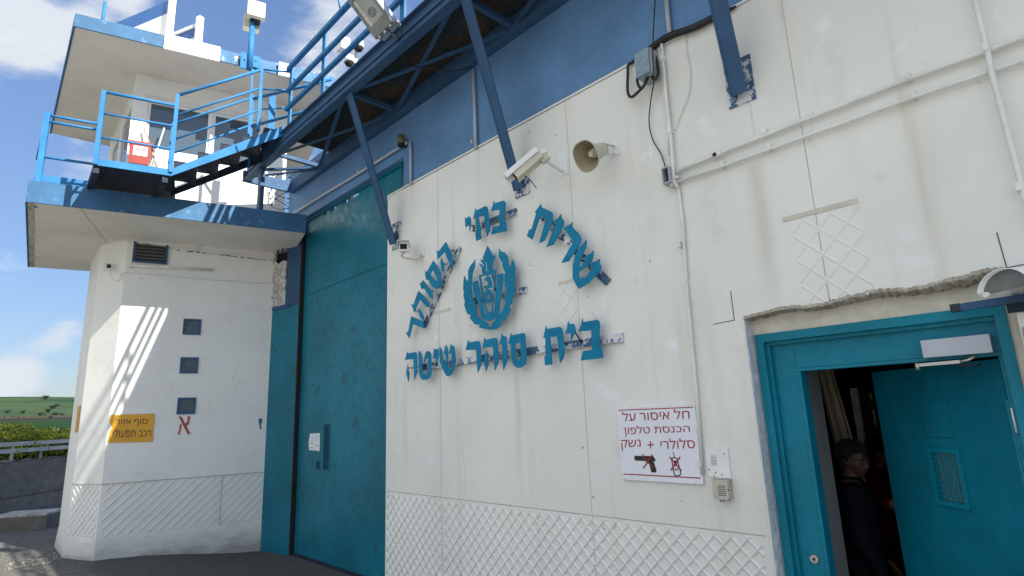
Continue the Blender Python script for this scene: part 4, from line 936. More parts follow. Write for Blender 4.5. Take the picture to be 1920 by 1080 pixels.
# ------------------------------------------------------------------ cameras, loudspeaker, lamps on the wall
def axes(d, up=UZ):
    d = V(d).normalized(); x = d.cross(V(up)).normalized(); return x, d, x.cross(d)
cc = thing('security_camera', 'long white security camera in a sloped housing beside the middle strut', 'camera', P(1057, 320, -.01))
f_, r_ = P(966, 331, -.40), P(1013, 291, -.27)
x, d, z = axes(r_ - f_); c = (f_ + r_) / 2; L = (r_ - f_).length
MB().box(c, (.105, L, .085), (x, d, z)).bevel(.012).obj('housing', M['cream'], cc)
mb = MB(); mb.box(c + z * .056 - d * .03, (.125, L + .07, .006), (x, d, z)); mb.box(c + z * .035 + x * .062 - d * .03, (.005, L + .07, .045), (x, d, z)); mb.box(c + z * .035 - x * .062 - d * .03, (.005, L + .07, .045), (x, d, z)); mb.obj('sun_shield', M['white_paint'], cc)
MB().box(c - d * (L / 2 + .002), (.07, .004, .055), (x, d, z)).obj('lens_window', M['black'], cc)
MB().box(c + d * (L / 2 + .03) + z * .0, (.05, .06, .04), (x, d, z)).bevel(.008).obj('cable_gland', M['white_paint'], cc)
kn = c + d * .14 - z * .06
MB().box(kn + z * .01, (.05, .07, .05), (x, d, z)).bevel(.006).obj('knuckle', M['cream'], cc)
MB().tube(arc_pts([kn, P(1030, 306, -.17), P(1054, 321, -.02)], 5), .013, 8).obj('bracket_arm', M['white_paint'], cc)
wp = P(1057, 316); MB().bx((wp.x - .04, -.008, wp.z - .06), (wp.x + .05, -.001, wp.z + .08)).obj('wall_plate', M['white_paint'], cc)
MB().tube(arc_pts([f_ - z * .05 + d * .06, f_ - z * .10 + d * .07, f_ - z * .20 + d * .06 + x * .01], 4), .004, 5).obj('hanging_wire', M['dark_steel'], cc)
c2 = thing('security_camera', 'small boxy white security camera by the gate edge under the left strut', 'camera', P(792, 480, -.01))
c = P(757, 462, -.22); x, d, z = axes(CAM + V((-.8, 0, .8)) - c)
MB().box(c - d * .07, (.10, .20, .10), (x, d, z)).bevel(.01).obj('housing', M['white_paint'], c2)
mb = MB(); mb.box(c - d * .055 + z * .058, (.125, .27, .006), (x, d, z)); mb.box(c - d * .055 + z * .03 + x * .061, (.005, .27, .055), (x, d, z)); mb.box(c - d * .055 + z * .03 - x * .061, (.005, .27, .055), (x, d, z)); mb.obj('sun_shield', M['white_paint'], c2)
MB().box(c + d * .032 - z * .004, (.07, .004, .055), (x, d, z)).obj('lens_window', M['black'], c2)
MB().tube(arc_pts([c - d * .1 - z * .05, c - d * .14 - z * .10 + x * .03, P(782, 486, -.08), P(790, 478, -.008)], 5), .012, 8).obj('bracket_arm', M['cream'], c2)
wp = P(792, 474); MB().bx((wp.x - .05, -.008, wp.z - .05), (wp.x + .04, -.001, wp.z + .06)).obj('wall_plate', M['white_paint'], c2)
hs = thing('horn_loudspeaker', 'beige horn loudspeaker pointing left from the white wall', 'loudspeaker', P(1150, 280, -.01))
h0 = P(1098, 293, -.30); h1 = P(1133, 279, -.10); d = (h0 - h1).normalized(); x, d, z = axes(d)
def horn_ring(c, a, b, n=32, e=3.0):
    e = 2 + (e - 2) * .55
    out = []
    for i in range(n):
        t = 2 * math.pi * i / n; ct, st_ = math.cos(t), math.sin(t)
        out.append(c + x * a * math.copysign(abs(ct) ** (2 / e), ct) + z * b * math.copysign(abs(st_) ** (2 / e), st_))
    return out
def loft(mb, rings, close=False):
    n = len(rings[0]); va = [p for r in rings for p in r]
    mb.quadmesh(va, [(k * n + i, k * n + (i + 1) % n, (k + 1) * n + (i + 1) % n, (k + 1) * n + i) for k in range(len(rings) - 1) for i in range(n)], True)
L = (h0 - h1).length
mb = MB(); loft(mb, [horn_ring(h1 + d * (L * t), .115 * s, .115 * s, e=e) for t, s, e in ((0, .30, 2), (.05, .44, 2), (.30, .50, 2.1), (.55, .60, 2.3), (.80, .80, 2.7), (.97, 1.0, 3), (1.0, 1.03, 3), (1.0, .97, 3))]); mb.obj('horn', M['horn'], hs, False)
mb = MB(); loft(mb, [horn_ring(h1 + d * (L * t), .115 * s, .115 * s, e=e) for t, s, e in ((1.0, .97, 3), (.92, .90, 2.8), (.75, .70, 2.5), (.55, .52, 2.2), (.35, .42, 2), (.3, .02, 2))]); mb.obj('horn_throat', M['horn_in'], hs, False)
MB().cyl(h1 + d * L * .34, h1 + d * L * .72, .048, .030, 14).obj('reflector', M['horn'], hs); MB().cyl(h1 + d * L * .72, h1 + d * L * .74, .030, .018, 14).obj('reflector_cap', M['cream'], hs)
w0 = P(1153, 281)
mb = MB(); mb.bx((w0.x - .05, -.008, w0.z - .05), (w0.x + .05, -.001, w0.z + .05)); mb.bar(w0 + V((0, -.004, .03)), h1 + z * .045 - d * .0, .03, .006); mb.bar(w0 + V((0, -.004, -.03)), h1 - z * .045, .03, .006); mb.obj('bracket', M['white_paint'], hs)
bl = thing('beacon_lamp', 'small olive brown beacon lamp on the blue band above the gate', 'lamp', P(752, 272, -.02))
c = P(752.5, 262, -.07); MB().cyl(c - UZ * .055, c + UZ * .055, .045, .04, 12).obj('lens', M['brown_lamp'], bl); MB().cyl(c - UZ * .085, c - UZ * .055, .04, .045, 12).obj('base', M['dark_steel'], bl); MB().bx((c.x - .02, c.y, c.z - .075), (c.x + .02, -.001, c.z - .05)).obj('bracket', M['dark_steel'], bl)
# floodlight on the walkway beam
fl = thing('floodlight', 'grey box floodlight with glass front hanging at the walkway edge', 'floodlight', AT(735, 60, 5.2))
D0 = 5.25
tl, tr_, bl_, br = AT(656, 4, D0), AT(700, -6, D0), AT(702, 68, D0), AT(735, 36, D0)
e1 = (AT(700, 66, D0) - AT(660, 11, D0)).normalized(); e2_ = (AT(733, 37, D0) - AT(701, 64, D0)).normalized()
nn = e1.cross(e2_).normalized()
if nn.dot(CAM - tl) < 0: nn = -nn
q = Matrix.Rotation(R(-24), 3, e1); n_a = q @ nn
if (n_a.dot(e2_)) > 0: q = Matrix.Rotation(R(24), 3, e1)
nn = (q @ nn).normalized(); e2_ = nn.cross(e1).normalized()
if e2_.dot(AT(733, 37, D0) - AT(701, 64, D0)) < 0: e2_ = -e2_
W_, H_ = .205 * D0 / 4.75, .33 * D0 / 4.75
c = AT(700, 66, D0) - e1 * (H_ / 2) + e2_ * (W_ / 2)
B3 = (e2_, nn, e1)
FQ = lambda a, b, o=0.0: c + e2_ * a + e1 * b + nn * o
mb = MB(); mb.plate([FQ(-W_ / 2, -H_ / 2), FQ(W_ / 2, -H_ / 2), FQ(W_ / 2, H_ / 2 + .05), FQ(-W_ / 2, H_ / 2 + .05)], nn * .02, [[FQ(-W_ / 2 + .022, -H_ / 2 + .02), FQ(W_ / 2 - .022, -H_ / 2 + .02), FQ(W_ / 2 - .022, H_ / 2 - .055), FQ(-W_ / 2 + .022, H_ / 2 - .055)]]); mb.obj('front_frame', M['lampgrey'], fl)
mb = MB(); mb.box(FQ(0, .02, -.075), (W_ - .004, .15, H_ + .04), B3); mb.obj('body', M['pipe_grey'], fl)
fa = [FQ(-W_ / 2 + .022, -H_ / 2 + .02, .003), FQ(W_ / 2 - .022, -H_ / 2 + .02, .003), FQ(W_ / 2 - .022, H_ / 2 - .055, .003), FQ(-W_ / 2 + .022, H_ / 2 - .055, .003)]
mb = MB(); mb.plate(fa, nn * .002); mb.obj('glass', M['lampglass'], fl)
mb = MB(); k1 = [c + (p - c) * .97 + nn * .003 for p in fa]
mb.plate([k1[0], k1[0].lerp(k1[1], .16), k1[3].lerp(k1[2], .20), k1[3]], nn * .001); mb.obj('reflector_flank', M['steel'], fl)
mb = MB()
for i in range(4): mb.tube([FQ(.0, .0, .0065) + (e2_ * math.cos(t) + e1 * math.sin(t)) * (.012 + .010 * i) + e1 * .035 + e2_ * .01 for t in [2 * math.pi * j / 16 for j in range(17)]], .0016, 4)
mb.obj('lamp_rings', M['dark_steel'], fl)
mb = MB()
for a, b in ((-.07, H_ / 2 + .055), (.0, H_ / 2 + .058), (.075, H_ / 2 + .055)): mb.box(FQ(a, b, -.01), (.024, .05, .03), B3)
mb.obj('hinge_clip', M['steel'], fl)
wb = V((P(748, 58, WY - .03).x, WY - .03, 5.49))
MB().tube([FQ(.11, H_ / 2 - .02, -.05), FQ(.13, H_ / 2 + .09, -.06), wb + V((.0, -.02, .04)), wb], .012, 8).obj('bracket', M['galv'], fl)
MB().tube(arc_pts([FQ(.03, H_ / 2 + .06, -.02), FQ(.04, H_ / 2 + .16, -.02), FQ(.10, H_ / 2 + .17, -.04), FQ(.12, H_ / 2 + .08, -.06)], 6), .007, 6).obj('cable_loop', M['rubber'], fl)
pts = [V((wb.x, WY - .05, 5.42)), V((P(765, 100, -.6).x, -.62, 5.2)), P(800, 127, -.4), P(845, 134, -.2), P(885, 127, -.02), P(889, 138, -.01)]
tube_thing('floodlight_cable', arc_pts(pts, 6), .006, M['rubber'], 'thin black cable sagging from the floodlight to the blue wall', 'cable', 6)
# dome cameras on a mast behind the walkway
dm = thing('dome_camera_mast', 'white mast with two small dome cameras behind the walkway rail', 'camera', (-8.3, .9, 4.6))
ds = 8.6
a, b = AT(672, 90, ds), AT(655, 118, ds)
MB().cyl(b - UZ * 2.6 + V((0, .08, 0)), b + UZ * .12 + V((0, .08, 0)), .045, n=10).obj('mast', M['white_paint'], dm)
for i, c in enumerate((a, b)):
    d1 = MB().cyl(c, c + UZ * .10, .082, .078, 14).obj('dome_housing', M['white_paint'], dm)
    MB().sphere(c, .068, 14, (1, 1, .9)).obj('dome', M['black'], d1)
MB().bar(b + UZ * .10 + V((0, .08, 0)), a + UZ * .16, .05, .05).obj('arm', M['white_paint'], dm); MB().box(b + UZ * .30 - CR * .1, (.16, .14, .2)).bevel(.02).obj('box', M['white_paint'], dm)

# ------------------------------------------------------------------ junction boxes, conduits, cables
jb = thing('junction_box', 'grey electrical box with blue-grey lid under the blue band', 'junction box', P(1212, 150, -.05))
a, b = P(1194, 107, -.13), P(1214, 140, -.13); a.x -= .005
MB().bx((a.x, -.135, b.z), (b.x + .045, -.002, a.z + .02)).bevel(.008).obj('case', M['grey_plastic'], jb); MB().bx((a.x - .004, -.152, b.z + .002), (b.x + .035, -.136, a.z + .018)).bevel(.006).obj('lid', M['box_lid'], jb)
for i, pts in enumerate((((1215, 144, -.10), (1208, 160, -.12), (1197, 172, -.12), (1184, 182, -.08), (1177, 172, -.06), (1177, 140, -.04), (1178, 122, -.03), (1186, 116, -.03), (1196, 106, -.02)), ((1196, 138, -.10), (1195, 152, -.11), (1199, 163, -.11), (1206, 163, -.11), (1213, 146, -.10)), ((1222, 143, -.08), (1228, 149, -.10), (1234, 138, -.09), (1233, 122, -.07), (1227, 100, -.05), (1226, 92, -.02)))):
    MB().tube(arc_pts([P(*q) for q in pts], 5), .011, 7).obj('flexible_conduit', M['rubber'], jb)
def wt_(pts, r, mat, label, cat='pipe', Y=-.03, name='conduit', clips=(), cm=None):
    o = thing(name, label, cat, P(pts[0][0], pts[0][1], Y))
    MB().tube([P(q[0], q[1], q[2] if len(q) > 2 else Y) for q in pts], r, 8).obj('pipe', mat, o)
    for x, y in clips:
        c = P(x, y, -.001); MB().bx((c.x - .011, Y - r - .004, c.z - .019), (c.x + .011, -.001, c.z + .019)).obj('clip', cm or mat, o)
    return o
W1 = M['pipe_white']
wt_([(1268, 323), (1340, 291), (1440, 252), (1700, 150), (1860, 92), (1990, 45)], .014, W1, 'upper of two horizontal white conduits running right across the wall', clips=((1347, 288), (1438, 249), (1706, 147)))
wt_([(1268, 342), (1360, 310), (1446, 279), (1718, 181), (1930, 110), (2000, 86)], .012, W1, 'lower of two horizontal white conduits running right across the wall', clips=((1359, 311), (1447, 278), (1716, 182)))
wt_([(1820, -30), (1851, 93), (1860, 140), (1920, 365), (1935, 425)], .013, W1, 'vertical white conduit crossing both horizontal pipes at the right edge', clips=((1852, 98), (1914, 356)), Y=-.058)
wt_([(1240, 76), (1248, 170), (1258, 260), (1264, 340), (1271, 352)], .013, W1, 'vertical white conduit beside the grey electrical box', clips=((1247, 112), (1261, 247)))
wt_([(1272, 352), (1280, 420), (1288, 545), (1297, 640), (1306, 740), (1317, 890)], .012, W1, 'long thin white conduit dropping to the white intercom plate', clips=((1278, 460), (1289, 528), (1300, 642), (1310, 802), (1316, 870)), Y=-.02)
wt_([(1234, 80), (1243, 160), (1252, 245), (1255, 290)], .010, W1, 'short white cable duct left of the vertical conduit', 'pipe', -.015, 'cable_duct')
wt_([(1249, -10), (1252, 30), (1256, 68)], .018, M['pipe_grey'], 'pale pipe on the blue band above the cable bundle', clips=(), Y=-.03)
wt_([(548, 402), (640, 345), (660, 333), (763, 268)], .017, M['pipe_grey'], 'long grey conduit on the blue band over the gate', clips=((590, 377), (676, 323)), Y=-.03)
wt_([(769, 266), (770, 300), (770, 346)], .017, M['pipe_grey'], 'short upright grey conduit at the right end of the gate opening', Y=-.03)
wt_([(887, 130), (890, 200), (892, 278)], .018, M['pipe_grey'], 'upright grey conduit on the blue band between two struts', Y=-.03, clips=((891, 268),))
tube_thing('black_wire', arc_pts([P(x, y, Y) for x, y, Y in ((1229, -10, -.3), (1226, 40, -.2), (1224, 90, -.16), (1226, 140, -.17), (1226, 155, -.1), (1220, 190, -.04), (1217, 230, -.03), (1224, 262, -.02), (1240, 290, -.02), (1247, 312, -.02))], 5), .0045, M['rubber'], 'thin black wire hanging from above down to the open grey box', 'cable', 6)
tube_thing('white_wire', arc_pts([P(x, y, -.012) for x, y in ((1285, 63), (1288, 100), (1293, 125), (1294, 150), (1290, 180), (1280, 205), (1264, 245))], 5), .004, W1, 'thin white wire curving down right of the vertical conduit', 'cable', 6)
tube_thing('cable_bundle', arc_pts([P(x, y, Y) for x, y, Y in ((1195, 108, -.02), (1215, 95, -.03), (1250, 70, -.04), (1300, 52, -.04), (1340, 32, -.03), (1380, 12, -.02))], 5), [.012, .02] + [.025] * 20 + [.02, .014, .01, .008], M['rubber'], 'thick black cable bundle lying along the top edge of the panels', 'cables', 8)
ob = thing('open_junction_box', 'small open grey junction box at the left end of the horizontal conduits', 'junction box', P(1250, 345, -.03))
a, b = P(1240, 316, -.07), P(1257, 341, -.07)
mb = MB(); x0, x1, z0, z1 = a.x, b.x, b.z, a.z
mb.plate([(x0, -.075, z0), (x1, -.075, z0), (x1, -.075, z1), (x0, -.075, z1)], (0, .07, 0), [[(x0 + .008, -.075, z0 + .008), (x1 - .008, -.075, z0 + .008), (x1 - .008, -.075, z1 - .008), (x0 + .008, -.075, z1 - .008)]]); mb.obj('case', M['grey_plastic'], ob)
MB().bx((x0 + .01, -.02, z0 + .01), (x1 - .01, -.012, z1 - .01)).obj('back', M['dark_steel'], ob)
MB().tube(arc_pts([V((x0 + .03, -.05, z1 - .01)), V(((x0 + x1) / 2, -.06, (z0 + z1) / 2 + .02)), V((x1 - .02, -.05, z1 - .03))], 5), .006, 6).obj('wire', M['rubber'], ob)
MB().cyl((x0 + .05, -.04, z0 - .03), (x0 + .05, -.04, z0), .014).obj('gland', M['cream'], ob); MB().cyl((x1, -.04, z0 + .04), (x1 + .05, -.03, z0 + .03), .012).obj('gland', W1, ob)
tc_ = thing('tee_fitting', 'broken white tee fitting on the upper horizontal conduit', 'pipe fitting', P(1346, 288, -.04))
MB().cyl(P(1339, 292, -.035), P(1353, 286, -.035), .022, n=10).obj('body', M['white_paint'], tc_); MB().cyl(P(1338, 291, -.05), P(1342, 288, -.058), .012, n=8).obj('opening', M['black'], tc_)

# ------------------------------------------------------------------ door
df = thing('door_frame', 'teal steel door frame with wide left side panel', 'door frame', (-.95, .14, -.1))
TDM = M['teal_door']
OX0, OX1, OZ = -1.318, -.402, 1.908
mb = MB(); w = .05
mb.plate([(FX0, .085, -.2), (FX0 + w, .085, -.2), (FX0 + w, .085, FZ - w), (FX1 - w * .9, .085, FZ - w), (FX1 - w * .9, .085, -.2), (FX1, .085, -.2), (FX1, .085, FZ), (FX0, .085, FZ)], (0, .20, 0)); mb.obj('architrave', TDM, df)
mb = MB(); i0, i1, iz = FX0 + w, FX1 - w * .9, FZ - w; s = .022
mb.plate([(i0, .118, -.2), (i0 + s, .118, -.2), (i0 + s, .118, iz - s), (i1 - .008, .118, iz - s), (i1 - .008, .118, -.2), (i1, .118, -.2), (i1, .118, iz), (i0, .118, iz)], (0, .15, 0)); mb.obj('stop', TDM, df)
i0 += s; iz -= s; i1 -= .008
mb = MB(); mb.bx((i0, .150, -.2), (OX0 - .024, .24, iz)); mb.obj('side_panel', TDM, df)
mb = MB(); mb.bx((OX0 - .022, .146, -.2), (OX0, .24, OZ + .0)); mb.obj('strike_lip', TDM, df)
mb = MB(); mb.bx((OX0 - .0225, .150, OZ + .022), (i1, .24, iz)); mb.bx((OX0 - .0225, .146, OZ + .002), (i1, .236, OZ + .02)); mb.obj('header_panel', TDM, df)
mb = MB(); mb.bx((OX1 + .006, .150, -.2), (i1, .24, OZ)); mb.obj('hinge_jamb', TDM, df)
lk = P(1527.5, 1048, .148); o = MB().cyl(V((lk.x, .152, lk.z)), V((lk.x, .136, lk.z)), .026, .022, 18).obj('lock_cylinder', M['steel'], df)
MB().cyl(V((lk.x, .1365, lk.z)), V((lk.x, .1345, lk.z)), .008, n=10).obj('keyhole', M['black'], o)
HGE = V((OX1 - .004, .215, 0)); LA = R(40); ld = V((-math.cos(LA), math.sin(LA), 0)); ln = V((-math.sin(LA), -math.cos(LA), 0))
dl = thing('door_leaf', 'teal steel door standing half open inward, with barred peep window', 'door', HGE + ld * .45 + UZ * -.12)
LW = .935
D_ = lambda a, z, o=0.0: HGE + ld * a + UZ * z + ln * o
def DP(x, y): 
    p = PL(x, y, HGE, ln); return (p - HGE).dot(ld), p.z
mb = MB(); ga, gb = DP(1745, 846), DP(1818, 945)
gx0, gx1, gz0, gz1 = .365, .545, 1.165, 1.425
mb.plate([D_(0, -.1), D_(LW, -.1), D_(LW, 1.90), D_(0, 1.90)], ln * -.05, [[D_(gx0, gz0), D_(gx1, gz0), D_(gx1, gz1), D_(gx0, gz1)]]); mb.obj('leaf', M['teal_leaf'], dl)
mb = MB(); e = .025
mb.plate([D_(gx0 - e, gz0 - e, .001), D_(gx1 + e, gz0 - e, .001), D_(gx1 + e, gz1 + e, .001), D_(gx0 - e, gz1 + e, .001)], ln * .012, [[D_(gx0, gz0, .001), D_(gx1, gz0, .001), D_(gx1, gz1, .001), D_(gx0, gz1, .001)]]); gr_ = mb.obj('grille_frame', TDM, dl)
mb = MB()
for i in range(1, 8): a = gx0 + (gx1 - gx0) * i / 8; mb.bar(D_(a, gz0, .006), D_(a, gz1, .006), .006, .006, ln)
for i in range(1, 10): z = gz0 + (gz1 - gz0) * i / 10; mb.bar(D_(gx0, z, .001), D_(gx1, z, .001), .006, .006)
mb.obj('grille_bars', M['teal_door'], gr_)
MB().plate([D_(gx0, gz0, -.022), D_(gx1, gz0, -.022), D_(gx1, gz1, -.022), D_(gx0, gz1, -.022)], ln * -.004).obj('mesh_backing', M['curtain'], gr_)
a0, z0 = DP(1735, 745); a1, z1 = DP(1800, 822)
mb = MB()
for q in (((.36, 1.505), (.36, 1.72)), ((.57, 1.505), (.57, 1.72)), ((.57, 1.505), (.36, 1.505)), ((.57, 1.72), (.36, 1.72))): mb.bar(D_(q[0][0], q[0][1], .001), D_(q[1][0], q[1][1], .001), .006, .003, ln)
mb.obj('weld_line', M['teal'], dl)
mb = MB(); mb.bx((OX1 - .006, .158, .9), (OX1 + .004, .20, 1.70)); mb.obj('hinge_bar', M['teal_door'], dl)
c0, c1 = P(1892, 765, .155), P(1904, 812, .155); MB().cyl(V((OX1 + .012, .148, c0.z)), V((OX1 + .012, .148, c1.z)), .005, n=8).obj('hinge_pin', M['white_paint'], dl)
dc = thing('door_closer', 'pale grey door closer with bent arm on the door header', 'door closer', P(1790, 665, .10))
a, b = P(1726, 640, .085), P(1862, 662, .085)
MB().bx((a.x, .080, P(1745, 670, .085).z), (b.x, .149, P(1790, 634, .085).z + .004)).bevel(.006).obj('cover', M['pipe_grey'], dc)
pts = [P(1720, 685, .12), P(1800, 678, .11), P(1815, 675, .11), P(1828, 668, .11)]
MB().bar(pts[0], pts[1], .012, .016).obj('arm', M['steel'], dc); MB().tube(pts[1:], .008, 6).obj('arm_elbow', M['steel'], dc); MB().cyl(pts[0] - UZ * .025, pts[0] + UZ * .012, .011, n=10).obj('pivot', M['steel'], dc); MB().bx((pts[2].x - .05, .13, pts[2].z - .03), (pts[2].x + .03, .2, pts[2].z - .018)).obj('bracket', M['dark_steel'], dc)
# lamp hood and steel bar over the right end of the door
lh = thing('lamp_hood', 'white half-round sheet hood on the wall above the door', 'lamp', P(1900, 545, -.1))
hc = P(1881, 546, -.24); hr, hh_ = .125, .10; had = V((.60, .80, 0)); hae = V((.80, -.60, 0)); va = []; mb = MB()
for j in range(2):
    for i in range(19):
        t = R(4) + R(172) * i / 18; va.append(hc + had * (.29 * j) - hae * (hr * math.cos(t)) + UZ * (hh_ * math.sin(t)))
mb.quadmesh(va, [(i, i + 1, 20 + i, 19 + i) for i in range(18)], True)
o = mb.obj('hood', M['hood'], lh); md = o.modifiers.new('s', 'SOLIDIFY'); md.thickness = .004
mb = MB(); mb.plate([hc + had * .03 - hae * (hr * .97 * math.cos(R(4) + R(172) * i / 18)) + UZ * (hh_ * .97 * math.sin(R(4) + R(172) * i / 18)) for i in range(19)], had * .004); mb.obj('inner_plate', M['lampgrey'], lh)
MB().cyl(hc - hae * .098 + had * .012 + UZ * .004, hc - hae * .098 + had * .03 + UZ * .004, .013, .013, 12).obj('lamp', M['white_paint'], lh)
MB().bar(hc + had * .15 - UZ * .005, V((hc.x + .12, -.002, hc.z - .005)), .03, .012).obj('bracket', M['grey_plastic'], lh)
sb = thing('steel_bar', 'dark blue steel bar fixed across the right end of the door frame', 'bar', P(1860, 575, .0))
A, B = P(1792, 578, -.02), P(1935, 556, -.02); MB().bar(A, B, .03, .035).obj('bar', M['steel_blue'], sb); MB().bar(A - V((.02, 0, -.001)), A + V((.02, -.0, .001)), .034, .038).obj('rusty_end', M['rust_deck'], sb)
MB().bx((P(1888, 575, -.0).x, -.02, P(1888, 588, 0).z), (P(1888, 575, 0).x + .3, .0, P(1888, 572, 0).z)).obj('bracket', M['dark_steel'], sb)

# things inside the doorway
ct = thing('curtain', 'beige cloth curtain hanging inside the doorway', 'curtain', P(1565, 800, 1.25)); mb = MB(); va = []
nu, nv = 26, 14
for j in range(nv):
    f = j / (nv - 1)
    L_, R_ = P(1530 + 70 * f, 690 + 300 * f, 1.3), P(1562 + 88 * f, 690 + 300 * f, 1.3)
    for i in range(nu):
        s = i / (nu - 1); p_ = L_.lerp(R_, s); va.append(p_ + V((0, .035 * math.sin(s * 17 + f * 1.2) + .02 * math.sin(s * 40), 0)))
mb.quadmesh(va, [(j * nu + i, j * nu + i + 1, (j + 1) * nu + i + 1, (j + 1) * nu + i) for j in range(nv - 1) for i in range(nu - 1)], True); mb.obj('cloth', M['curtain'], ct, False)
M['gate_grey'] = paint('grey_gate_paint', (.62, .64, .64), .6, .1, 4)
lg = thing('lattice_gate', 'dark metal lattice gate with a pale upright inside the doorway', 'gate', P(1620, 800, 1.9))
YG = 1.95
a = P(1593, 728, YG); b = P(1606, 728, YG); e = P(1637, 728, YG); MB().bx((a.x, YG, -.15), (b.x, YG + .04, a.z)).obj('upright', M['gate_grey'], lg)
mb = MB(); x0, x1 = b.x + .01, e.x; n = 0; z = a.z
mb.bx((x0, YG, -.15), (x0 + .03, YG + .03, a.z)); mb.bx(((x0 + x1) / 2 - .02, YG, -.15), ((x0 + x1) / 2 + .01, YG + .03, a.z)); mb.bx((x1 - .02, YG, -.15), (x1 + .03, YG + .03, a.z))
while z > 0:
    h = .06 if n % 2 else .05; mb.bx((x0 + .031, YG + .002, z - h), (x1 - .021, YG + .028, z)) if True else None
    z -= h + (.13 if n % 2 else .07); n += 1
mb.obj('lattice', M['black'], lg); MB().bx((x0 - .02, YG + .12, -.15), (x1 + .04, YG + .14, a.z)).obj('backing', M['gate_grey'], lg)
MB().bx((x1 + .045, YG - .02, -.15), (x1 + .075, YG + .05, a.z + .02)).obj('frame_post', M['gate_grey'], lg)

# ------------------------------------------------------------------ roof fittings
def rpt(x, y, v): return TV(x, y, v)
rdir = (HEAD * math.cos(R(67.8)) - RT * math.sin(R(67.8))).normalized()
pn = V((rdir.y, -rdir.x, 0))
rs1 = thing('roof_sign', 'tall blue and white sheet sign standing on the tower roof', 'sign', rpt(318, 66, .6))
base = rpt(316, 66, .6); zb = T(0, 0, 7.6).z
def rs(x, y): return PL(x, y, base, pn)
top, mid, bot = rs(312, 0).z + .28, rs(311, 26).z, zb
ztop = rs(312, 2).z
o_ = lambda s, z, q=0.0: V((base.x, base.y, 0)) + rdir * s + UZ * z + pn * q
LS = 2.2
MB().plate([o_(.03, mid), o_(LS, mid), o_(LS, ztop), o_(.03, ztop)], pn * .012).obj('blue_sheet', M['roofblue'], rs1)
MB().plate([o_(.03, bot), o_(LS, bot), o_(LS, mid - .002), o_(.03, mid - .002)], pn * .012).obj('white_sheet', M['white_paint'], rs1)
MB().box(o_(-.01, (bot + top + .3) / 2), (.07, .07, top + .3 - bot), (rdir, pn, UZ)).obj('post', M['white_paint'], rs1); MB().box(o_(LS, (bot + ztop) / 2), (.07, .07, ztop - bot), (rdir, pn, UZ)).obj('post', M['white_paint'], rs1)
rs2 = thing('roof_sign', 'low blue sheet sign with white rails behind the tall roof sign', 'sign', rpt(365, 86, -.1))
base = rpt(371, 82, -.1)
r1 = lambda x, y: PL(x, y, base, pn).z
zt_, zm1, zm2, zb2 = r1(371, 40), r1(369, 51), r1(366, 70), zb - .1
MB().plate([o_(.04, zm2), o_(1.1, zm2), o_(1.1, zm1), o_(.04, zm1)], pn * .012).obj('blue_sheet', M['roofblue'], rs2)
MB().bar(o_(.03, (zt_ + zm1) / 2 - .02), o_(1.1, (zt_ + zm1) / 2 - .02), .04, .06).obj('rail', M['white_paint'], rs2); MB().bar(o_(.03, zm2 - .03), o_(1.1, zm2 - .03), .03, .05).obj('rail', M['white_paint'], rs2); MB().plate([o_(.04, zb2), o_(1.1, zb2), o_(1.1, zm2 - .06), o_(.04, zm2 - .06)], pn * .01).obj('white_sheet', M['white_paint'], rs2)
MB().box(o_(.0, (zb2 + zt_ + .06) / 2), (.08, .08, zt_ + .06 - zb2), (rdir, pn, UZ)).bevel(.015).obj('post', M['white_paint'], rs2)
ms = thing('floodlight_mast', 'light blue roof mast carrying beige floodlight boxes', 'mast', T(1.48, 1.03, 7.36))
m0, m1 = TV(468, 128, 1.04), TV(474, 44, 1.04); m1.x, m1.y = m0.x, m0.y
MB().cyl(m0 - UZ * .02, m1, .042, n=12).obj('pole', M['rail_blue'], ms); MB().cyl(m1 + UZ * .3, m1 + UZ * 1.0, .012, n=6).obj('antenna', M['pipe_grey'], ms)
for x0, x1, y0, y1 in ((452, 465, 97, 130), (472, 487, 103, 128)):
    a, b = TV(x0, y0, 1.04), TV(x1, y1, 1.04); mb = MB(); mb.plate([a, V((b.x, b.y, a.z)), b, V((a.x, a.y, b.z))], TN * -.02); o = mb.obj('bracket_plate', M['rail_blue'], ms)
    c = (a + b) / 2; MB().cyl(c + TN * .002 + UZ * .01, c + TN * .006 + UZ * .01, .012, n=8).obj('bolt', M['dark_steel'], o)
c = TV(479, 29, 1.04); bx3 = (TD, TN, UZ)
MB().box(c + TN * .10 + UZ * .01, (.24, .12, .25), bx3).bevel(.03, 3).obj('lamp_box', M['cream'], ms); MB().box(c - TN * .12 - TD * .04 - UZ * .07, (.22, .12, .22), bx3).bevel(.03, 3).obj('lamp_box', M['cream'], ms); MB().box(c - UZ * .09, (.14, .16, .06), bx3).obj('yoke', M['dark_steel'], ms)
a = TV(192, 42, .8); b = TV(197, 3, .8); tube_thing('roof_rod', [V((a.x, a.y, T(0, 0, 7.59).z)), V((a.x, a.y, b.z))], .02, M['rail_blue'], 'thin light blue rod standing on the left of the tower roof', 'rod')
b0 = V((-6.95 + 1.15, WY - .02, 6.36)); tube_thing('rail_rod', [AT(640, 24, 6.6), AT(631, -14, 6.6)], .011, M['rail_blue'], 'short thin blue rod above the walkway rail', 'rod')
